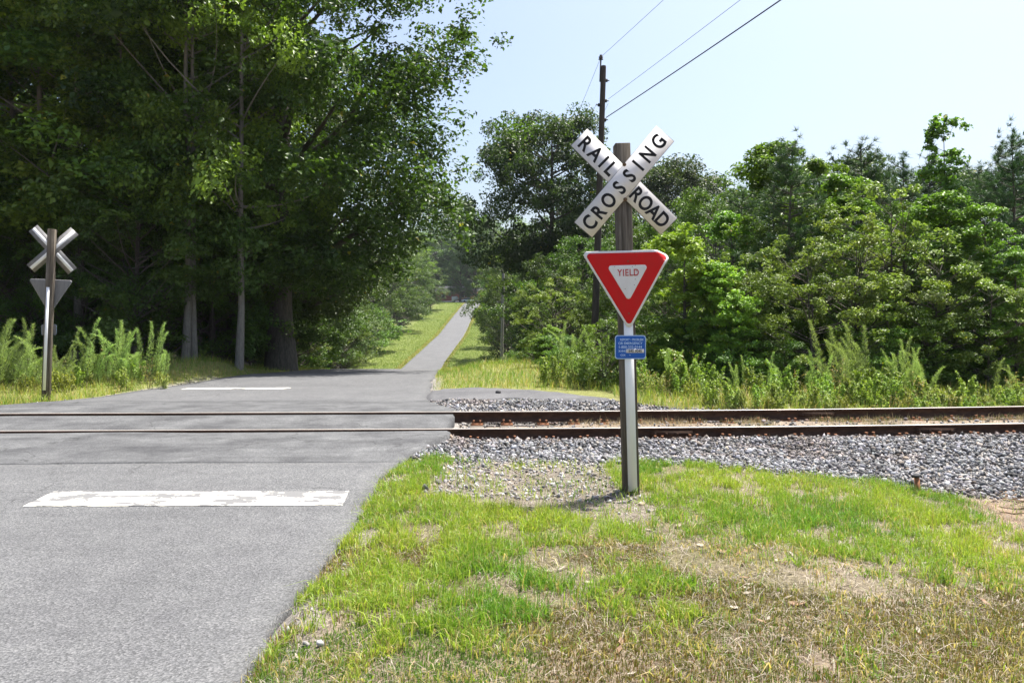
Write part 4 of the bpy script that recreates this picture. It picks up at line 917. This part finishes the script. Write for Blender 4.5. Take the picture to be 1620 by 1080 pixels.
# far verges just over the track, both sides
N = 150000
x = r.uniform(-19, 16, N); y = 13.6 + 26 * r.random(N) ** 1.4; off = np.maximum(x - right_edge(y), left_edge(y) - x); g_, _, _, sh_, wd_ = ground_cover(x, y)
ap = (x > -2.3) & (x < 2.2) & (y < 18.9 - .35 * np.clip(x + 1, 0, 9)) & (y > 13)
right = x > xc(y)
keep = (np.abs(x) < .70 * y + .5) & (off > .08) & (y - yt(x) > np.where(right, 2.3, 1.6)) & ~ap & (r.random(N) < (1 - g_) * (1 - .8 * sh_) * (1 - .85 * wd_))
x, y = x[keep], y[keep]; off = off[keep]; n = len(x)
f = np.clip(vnoise(x, y, .5, 95) + .3 * r.normal(size=n), 0, 1); col = cmix((.085, .15, .026), (.215, .225, .05), f); sd = r.random(n) < .17; col[sd] = (.27, .19, .10)
hh = np.clip(.11 + .10 * sstep(.3, 1.6, off) + .08 * r.normal(size=n), .04, .6) * np.where(y > 28, .8, 1)
blades('verge_grass', x, y, hh, np.full(n, .011), col, 'yellow-green uncut grass on the verges across the track', seg=2, seed=6)
# slopes along the hill road
N = 110000
y = 40 + 200 * r.random(N) ** 1.3; sd = np.where(r.random(N) < .5, -1, 1); off = .1 + 7 * r.random(N) ** 1.4
x = np.where(sd > 0, right_edge(y) + off, left_edge(y) - off); f = np.clip(vnoise(x, y, .15, 96) + .3 * r.normal(size=N), 0, 1)
col = cmix((.075, .14, .024), (.17, .205, .045), f); br = (off < .7) & (r.random(N) < .6); col[br] = (.26, .20, .09)
blades('slope_grass', x, y, np.clip(.16 + .06 * r.normal(size=N), .05, .4), np.full(N, .045), col, 'mown grass slopes flanking the road up the hill', seg=1, seed=7)

# ------------------------------------------------------------------ tall weeds and fennel
def make_fennel(seed, nst):
    r = np.random.default_rng(seed); st = MB(); VV = []; n0 = 0; cols = []
    for s in range(nst):
        H = 2.05 * r.uniform(.35, 1.0) ** .8; bx, by = r.normal(0, .24, 2); dx, dy = r.normal(0, .34, 2); t_ = np.linspace(0, 1, 9)
        nod = r.uniform(.1, .55); ph = r.uniform(0, 6.28)
        P = np.c_[bx + dx * t_ + nod * math.cos(ph) * t_ ** 5, by + dy * t_ + nod * math.sin(ph) * t_ ** 5, H * t_ - .10 * nod * 4 * t_ ** 6]
        st.tube(P, np.linspace(.010, .002, 9), 4, False)
        n = 620; u = .14 + .86 * r.random(n) ** .8; q = u * 8; a = np.minimum(q.astype(int), 7); base = P[a] + (P[a + 1] - P[a]) * (q - a)[:, None]
        w_ = .105 * np.sin(np.clip(u * 1.08, 0, 1) * math.pi) ** .7 * (1 - .45 * u) + .015; th = r.uniform(0, 6.28, n); rr = w_ * np.sqrt(r.random(n))
        base = base + np.stack([np.cos(th) * rr, np.sin(th) * rr, -rr * .3], -1)
        D = np.stack([np.cos(th) * .55, np.sin(th) * .55, .75 + 0 * th], -1) + .3 * r.normal(size=(n, 3)); D /= np.linalg.norm(D, axis=1)[:, None]
        sd = np.cross(D, r.normal(size=(n, 3))); sd /= np.linalg.norm(sd, axis=1)[:, None]
        L = r.uniform(.04, .11, n)[:, None]
        VV.append(np.stack([base - sd * .0045, base + sd * .0045, base + D * L], 1).reshape(-1, 3)); f = np.clip(.5 + .3 * r.normal(size=n), 0, 1); cols.append(np.repeat(cmix((.17, .25, .085), (.32, .41, .17), f), 3, 0))
    V = np.vstack(VV); return st.mesh('stem', M['stem']), fast_mesh('foliage', V, np.arange(len(V)).reshape(-1, 3), M['grass'], np.vstack(cols))
FEN = [make_fennel(31, 7), make_fennel(32, 5), make_fennel(33, 9)]
def fennel(px, d, s, label, group, v=None, jx=0):
    x = at(px, d); o = link('dog_fennel', None, label=label, cat='weed', group=group, loc=(x, d, gz(x, d)), rot=(0, 0, random.uniform(0, 6.28))); o.scale = (s, s, s)
    a, b_ = FEN[random.randrange(3) if v is None else v]; link('stem', a, o); link('foliage', b_, o)
for px, d, s in ((2, 19.5, 1.1), (24, 19, 1.05), (50, 19.5, .7), (95, 19.5, .7), (118, 20.2, .9), (148, 20.2, 1.05), (172, 20.5, 1.05), (190, 20.8, .9), (234, 21, 1.0), (-25, 19.5, 1.0)):
    fennel(px, d, s * .84, 'feathery pale green fennel clump in front of the dark wood', 'fennel before the wood')
for px, d, s in ((918, 21, .8), (945, 20, .75), (1065, 18.5, .5), (1165, 17.6, .45), (1215, 17.5, .5), (1300, 17.6, .55), (1335, 17.4, .9), (1350, 17.6, .8), (1412, 17.6, .65), (1428, 17.4, .7), (1456, 17.3, .62), (1585, 17.2, .5), (905, 22, .8)):
    fennel(px, d, s, 'feathery fennel plume in the weeds along the far rail', 'fennel along the track')
def make_weed(seed, H, nst, nl, ls, c0, c1):
    r = np.random.default_rng(seed); st = MB(); P_ = []; N_ = []
    for s in range(nst):
        h = H * r.uniform(.6, 1.05); b0 = np.array([*r.normal(0, .07, 2), 0]); tip = b0 + np.array([*r.normal(0, .16 * H, 2), h]); c = (b0 + tip) / 2 + np.array([*r.normal(0, .05, 2), .1 * h]); B = bez(b0, c, tip, 6); st.tube(B, np.linspace(.008, .003, 6), 4, False)
        u = .12 + .88 * r.random(nl) ** .8; q = u * 5; a = np.minimum(q.astype(int), 4); p = B[a] + (B[a + 1] - B[a]) * (q - a)[:, None]; th = r.uniform(0, 6.28, nl); k = .02 + .13 * H * r.random(nl) * (1.1 - u)
        P_.append(p + np.stack([np.cos(th) * k, np.sin(th) * k, .2 * k], -1)); N_.append(np.stack([np.cos(th) * .5, np.sin(th) * .5, .9 + 0 * th], -1) + .35 * r.normal(size=(nl, 3)))
    P = np.vstack(P_); Nn = np.vstack(N_); n = len(P); V, F = leaf_verts(P, Nn, ls * np.exp(.25 * r.normal(size=n)), r, .5)
    f = np.clip(.5 + .3 * r.normal(size=n), 0, 1); return st.mesh('stem', M['stem']), fast_mesh('foliage', V, F, M['leaf'], np.repeat(cmix(c0, c1, f), 4, 0))
WEED = [make_weed(41, .9, 6, 70, .075, (.11, .16, .035), (.22, .27, .07)), make_weed(42, .7, 8, 60, .06, (.13, .17, .05), (.25, .28, .11)), make_weed(43, 1.2, 5, 90, .07, (.08, .14, .03), (.18, .24, .05)), make_weed(44, .5, 9, 40, .05, (.15, .17, .04), (.27, .28, .08)), make_weed(45, 1.25, 5, 22, .045, (.20, .14, .08), (.34, .26, .16))]
def weed(x, y, s, label, group):
    o = link('leafy_weed', None, label=label, cat='weed', group=group, loc=(x, y, gz(x, y)), rot=(0, 0, random.uniform(0, 6.28))); o.scale = (s, s, s)
    a, b_ = WEED[random.choice((0, 0, 1, 1, 2, 2, 3, 3, 4))]; link('stem', a, o); link('foliage', b_, o)
for k in range(64):
    px = rr_.uniform(-20, 270); d = rr_.uniform(18.8, 22.5); weed(at(px, d), d, rr_.uniform(.5, 1.0) * (1.1 if px < 110 else .8), 'pale leafy weed along the sunny edge of the wood', 'weeds before the wood')
for k in range(24):
    px = rr_.uniform(270, 520); d = rr_.uniform(24, 29); x = at(px, d)
    if x < left_edge(d) - .9: weed(x, d, rr_.uniform(.35, .6), 'small weed on the grassy bank under the wood', 'weeds on the bank')
for k in range(230):
    px = rr_.uniform(1010, 1660) if k < 195 else rr_.uniform(850, 1010); d = rr_.uniform(15.0, 17.2) + (1.6 if px < 1120 else 0) + (2.2 if px < 1010 else 0)
    weed(at(px, d), d, rr_.uniform(.4, .9) * (.7 if d < 15.8 else .95), 'leafy weed in the tangle bordering the far ballast', 'weeds along the track')

# ------------------------------------------------------------------ small things on the ground
def lump(name, x, y, size, mat, label, cat, seed, flat=.7):
    r = np.random.default_rng(seed); bm = bmesh.new(); bmesh.ops.create_icosphere(bm, subdivisions=2, radius=size)
    for v in bm.verts:
        v.co *= 1 + .28 * (float(vnoise(v.co.x / size + seed, v.co.y / size + v.co.z / size * 1.7, 1.6, seed)) - .5); v.co.z *= flat
    me = bpy.data.meshes.new(name); bm.to_mesh(me); bm.free(); me.materials.append(mat)
    return link(name, me, label=label, cat=cat, loc=(x, y, gz(x, y) + size * .3))
dk = m_simple('dark_rock', (.02, .02, .022), (.05, .05, .052), 30)
o = lump('rock', at(788, 16.8), 16.8, .06, dk, 'small black rock lying on the asphalt apron', 'rock', 3); o.location.z += .055
def stake(px, py, d, h):
    x = at(px, d); z = gz(x, d); root = link('rusty_stake', None, label='short rusty steel stake at the edge of the ballast', cat='stake', loc=(x, d, z), rot=(0, R(-6), R(20)))
    b = MB(); b.box((0, 0, h / 2 - .05), (.05, .012, h + .1)); b.box((0, .02, h / 2 - .05), (.010, .035, h + .1)); link('shaft', b.mesh('shaft', M['rust']), root)
    b = MB(); b.box((0, .005, h + .012), (.075, .05, .025)); link('cap', b.mesh('cap', dk), root)
stake(1453, 780, 8.05, .17)
# rotten timber scraps on the reddish soil
scrap_m = m_simple('rotten_wood', (.07, .045, .03), (.24, .16, .10), 12, (1, 6, 1), .95, .7)
for k in range(46):
    a = rr_.gauss(5.4, .5); bq = rr_.gauss(7.9, .45)
    if a > .69 * bq + .2 or a < 4.5: continue
    L = rr_.uniform(.05, .34); b = MB(); u = np.linspace(-.5, .5, 5)
    P = np.c_[u * L, .02 * np.sin(u * 5 + k), .008 * np.cos(u * 7 + k)]; b.tube(P, np.array([.4, .9, 1, .8, .3]) * rr_.uniform(.006, .018), 5)
    link('wood_scrap', b.mesh('wood_scrap', scrap_m), label='splinter of rotten timber on the reddish soil by the ballast', cat='wood scrap', group='wood scraps', loc=(a, bq, gz(a, bq) + .012), rot=(rr_.uniform(-.15, .15), rr_.uniform(-.15, .15), rr_.uniform(-.7, .7)))
# dead leaves
dlm = [m_simple('dead_leaf_pale', (.26, .22, .17), (.42, .37, .30), 30, rough=.9), m_simple('dead_leaf_brown', (.16, .10, .06), (.32, .21, .13), 30, rough=.9)]
dleaf = []
for m_ in dlm:
    u = np.linspace(-1, 1, 7); wv = np.array([.05, .55, .8, .7, .95, .5, .04]) * .45
    V = np.vstack([np.c_[u, wv, .22 * wv ** 2 + .12 * u * u], np.c_[u, 0 * u, .12 * u * u - .05], np.c_[u, -wv, .35 * wv ** 2 + .12 * u * u]]) * .035
    F = np.array([[q + c * 7, q + 1 + c * 7, q + 8 + c * 7, q + 7 + c * 7] for q in range(6) for c in range(2)]); dleaf.append(fast_mesh('dead_leaf', V, F, m_, None, True))
for k in range(170):
    a = rr_.uniform(-1.1, 4.6); bq = 3.5 + 3.6 * rr_.random()
    if k < 40: a = rr_.gauss(.9, .5); bq = rr_.gauss(5.9, .5)
    elif k < 90: a = rr_.gauss(1.5, .9); bq = rr_.gauss(4.6, .45)
    if abs(a) > .68 * bq or a < right_edge(bq) + .1: continue
    o = link('dead_leaf', dleaf[0 if rr_.random() < .6 else 1], label='curled dead leaf lying in the thin grass of the verge', cat='leaf', group='dead leaves on the verge', loc=(a, bq, gz(a, bq) + .014), rot=(rr_.uniform(-.5, .5), rr_.uniform(-.5, .5), rr_.uniform(0, 6.28)))
    s = rr_.uniform(.5, 1.25); o.scale = (s, s, s)

# ------------------------------------------------------------------ labels that single out look-alike trees by what stands nearest
def relabel(group, what, marks):
    bpy.context.view_layer.update()
    pts = [(n_, Vector((x_, y_))) for n_, x_, y_ in marks]; near = {}
    for o in [q for q in S.objects if q.get('group') == group and q.parent is None]:
        p_ = Vector(o.location[:2]); n_, v_ = min(pts, key=lambda m: (m[1] - p_).length); near.setdefault(n_, []).append(((v_ - p_).length, o))
    words = ['closest', 'second closest', 'third closest', 'fourth closest', 'fifth closest', 'sixth closest', 'seventh closest', 'eighth closest', 'ninth closest', 'tenth closest', 'eleventh closest', 'twelfth closest', 'thirteenth closest', 'fourteenth closest', 'fifteenth closest', 'sixteenth closest', 'seventeenth closest', 'eighteenth closest']
    for n_, l in near.items():
        l.sort(key=lambda e: e[0])
        for k_, (_, o) in enumerate(l):
            o['label'] = '%s, %s to the %s' % (what, words[k_] if k_ < len(words) else 'well away but nearest', n_)
WM = [('turned-away crossing sign', fx_, fy_), ('pair of pale trunks', at(300, 29), 29), ('lone pale-barked tree', at(378, 27.5), 27.5), ('huge dark oak', at(450, 32), 32), ('second broad oak', -12.0, 40), ('straight trunk behind the sign', at(118, 28), 28)]
relabel('wood beside the crossing', 'tall wood tree', WM); relabel('understory of the wood', 'leafy understory tree', WM)
BM = [('lime-green sweetgum', at(1085, 20.5), 20.5), ('rounded sweetgum', at(1225, 25), 25), ('large dark pine', at(1250, 22.5), 22.5), ('spindly sapling', at(1497, 23.5), 23.5), ('broad olive bush', at(1420, 21), 21), ('dark utility pole', PX, PY), ('smaller open-crowned oak', at(1055, 78), 78)]
relabel('tree belt behind the track', 'young belt tree', BM); relabel('olive bushes in the belt', 'lesser olive bush', BM); relabel('pines in the belt', 'dark belt pine', BM); relabel('shrubs at the foot of the belt', 'low belt shrub', BM)
HM = [('huge dark oak', at(450, 32), 32), ('second broad oak', -12.0, 40), ('slim grey pole', P2X, P2Y), ('distant pale pole', P3X, P3Y), ('big open-crowned oak', at(872, 58), 58), ('dark utility pole', PX, PY)]
relabel('roadside trees on the wood side', 'sunlit roadside tree', HM); relabel('roadside trees on the pole side', 'roadside tree by the poles', HM); relabel('verge shrubs', 'rounded verge shrub', HM)
HT = [('white round tank', at(721, 252), 252), ('parked silver car', at(741, 249), 249), ('distant pale pole', P3X, P3Y), ('brick house', at(700, 260), 260)]
relabel('hilltop trees', 'hazy hilltop tree', HT)
relabel('fennel before the wood', 'feathery fennel clump', WM); relabel('fennel along the track', 'feathery fennel plume by the track', BM + [('rusty stake', at(1453, 8.05), 8.05)])

# ------------------------------------------------------------------ air
hz = bpy.data.materials.new('haze_air'); hz.use_nodes = True; ht = hz.node_tree; ht.nodes.remove(ht.nodes['Principled BSDF'])
hv_ = ht.nodes.new('ShaderNodeVolumePrincipled'); hv_.inputs['Color'].default_value = (.86, .93, 1, 1); hv_.inputs['Density'].default_value = .00012; hv_.inputs['Anisotropy'].default_value = .1
ht.links.new(hv_.outputs[0], ht.nodes['Material Output'].inputs['Volume'])
b = MB(); b.box((30, 700, 24), (2100, 1700, 64)); link('haze', b.mesh('haze', hz), label='faint summer haze softening the far hilltop trees', cat='haze', kind='stuff')
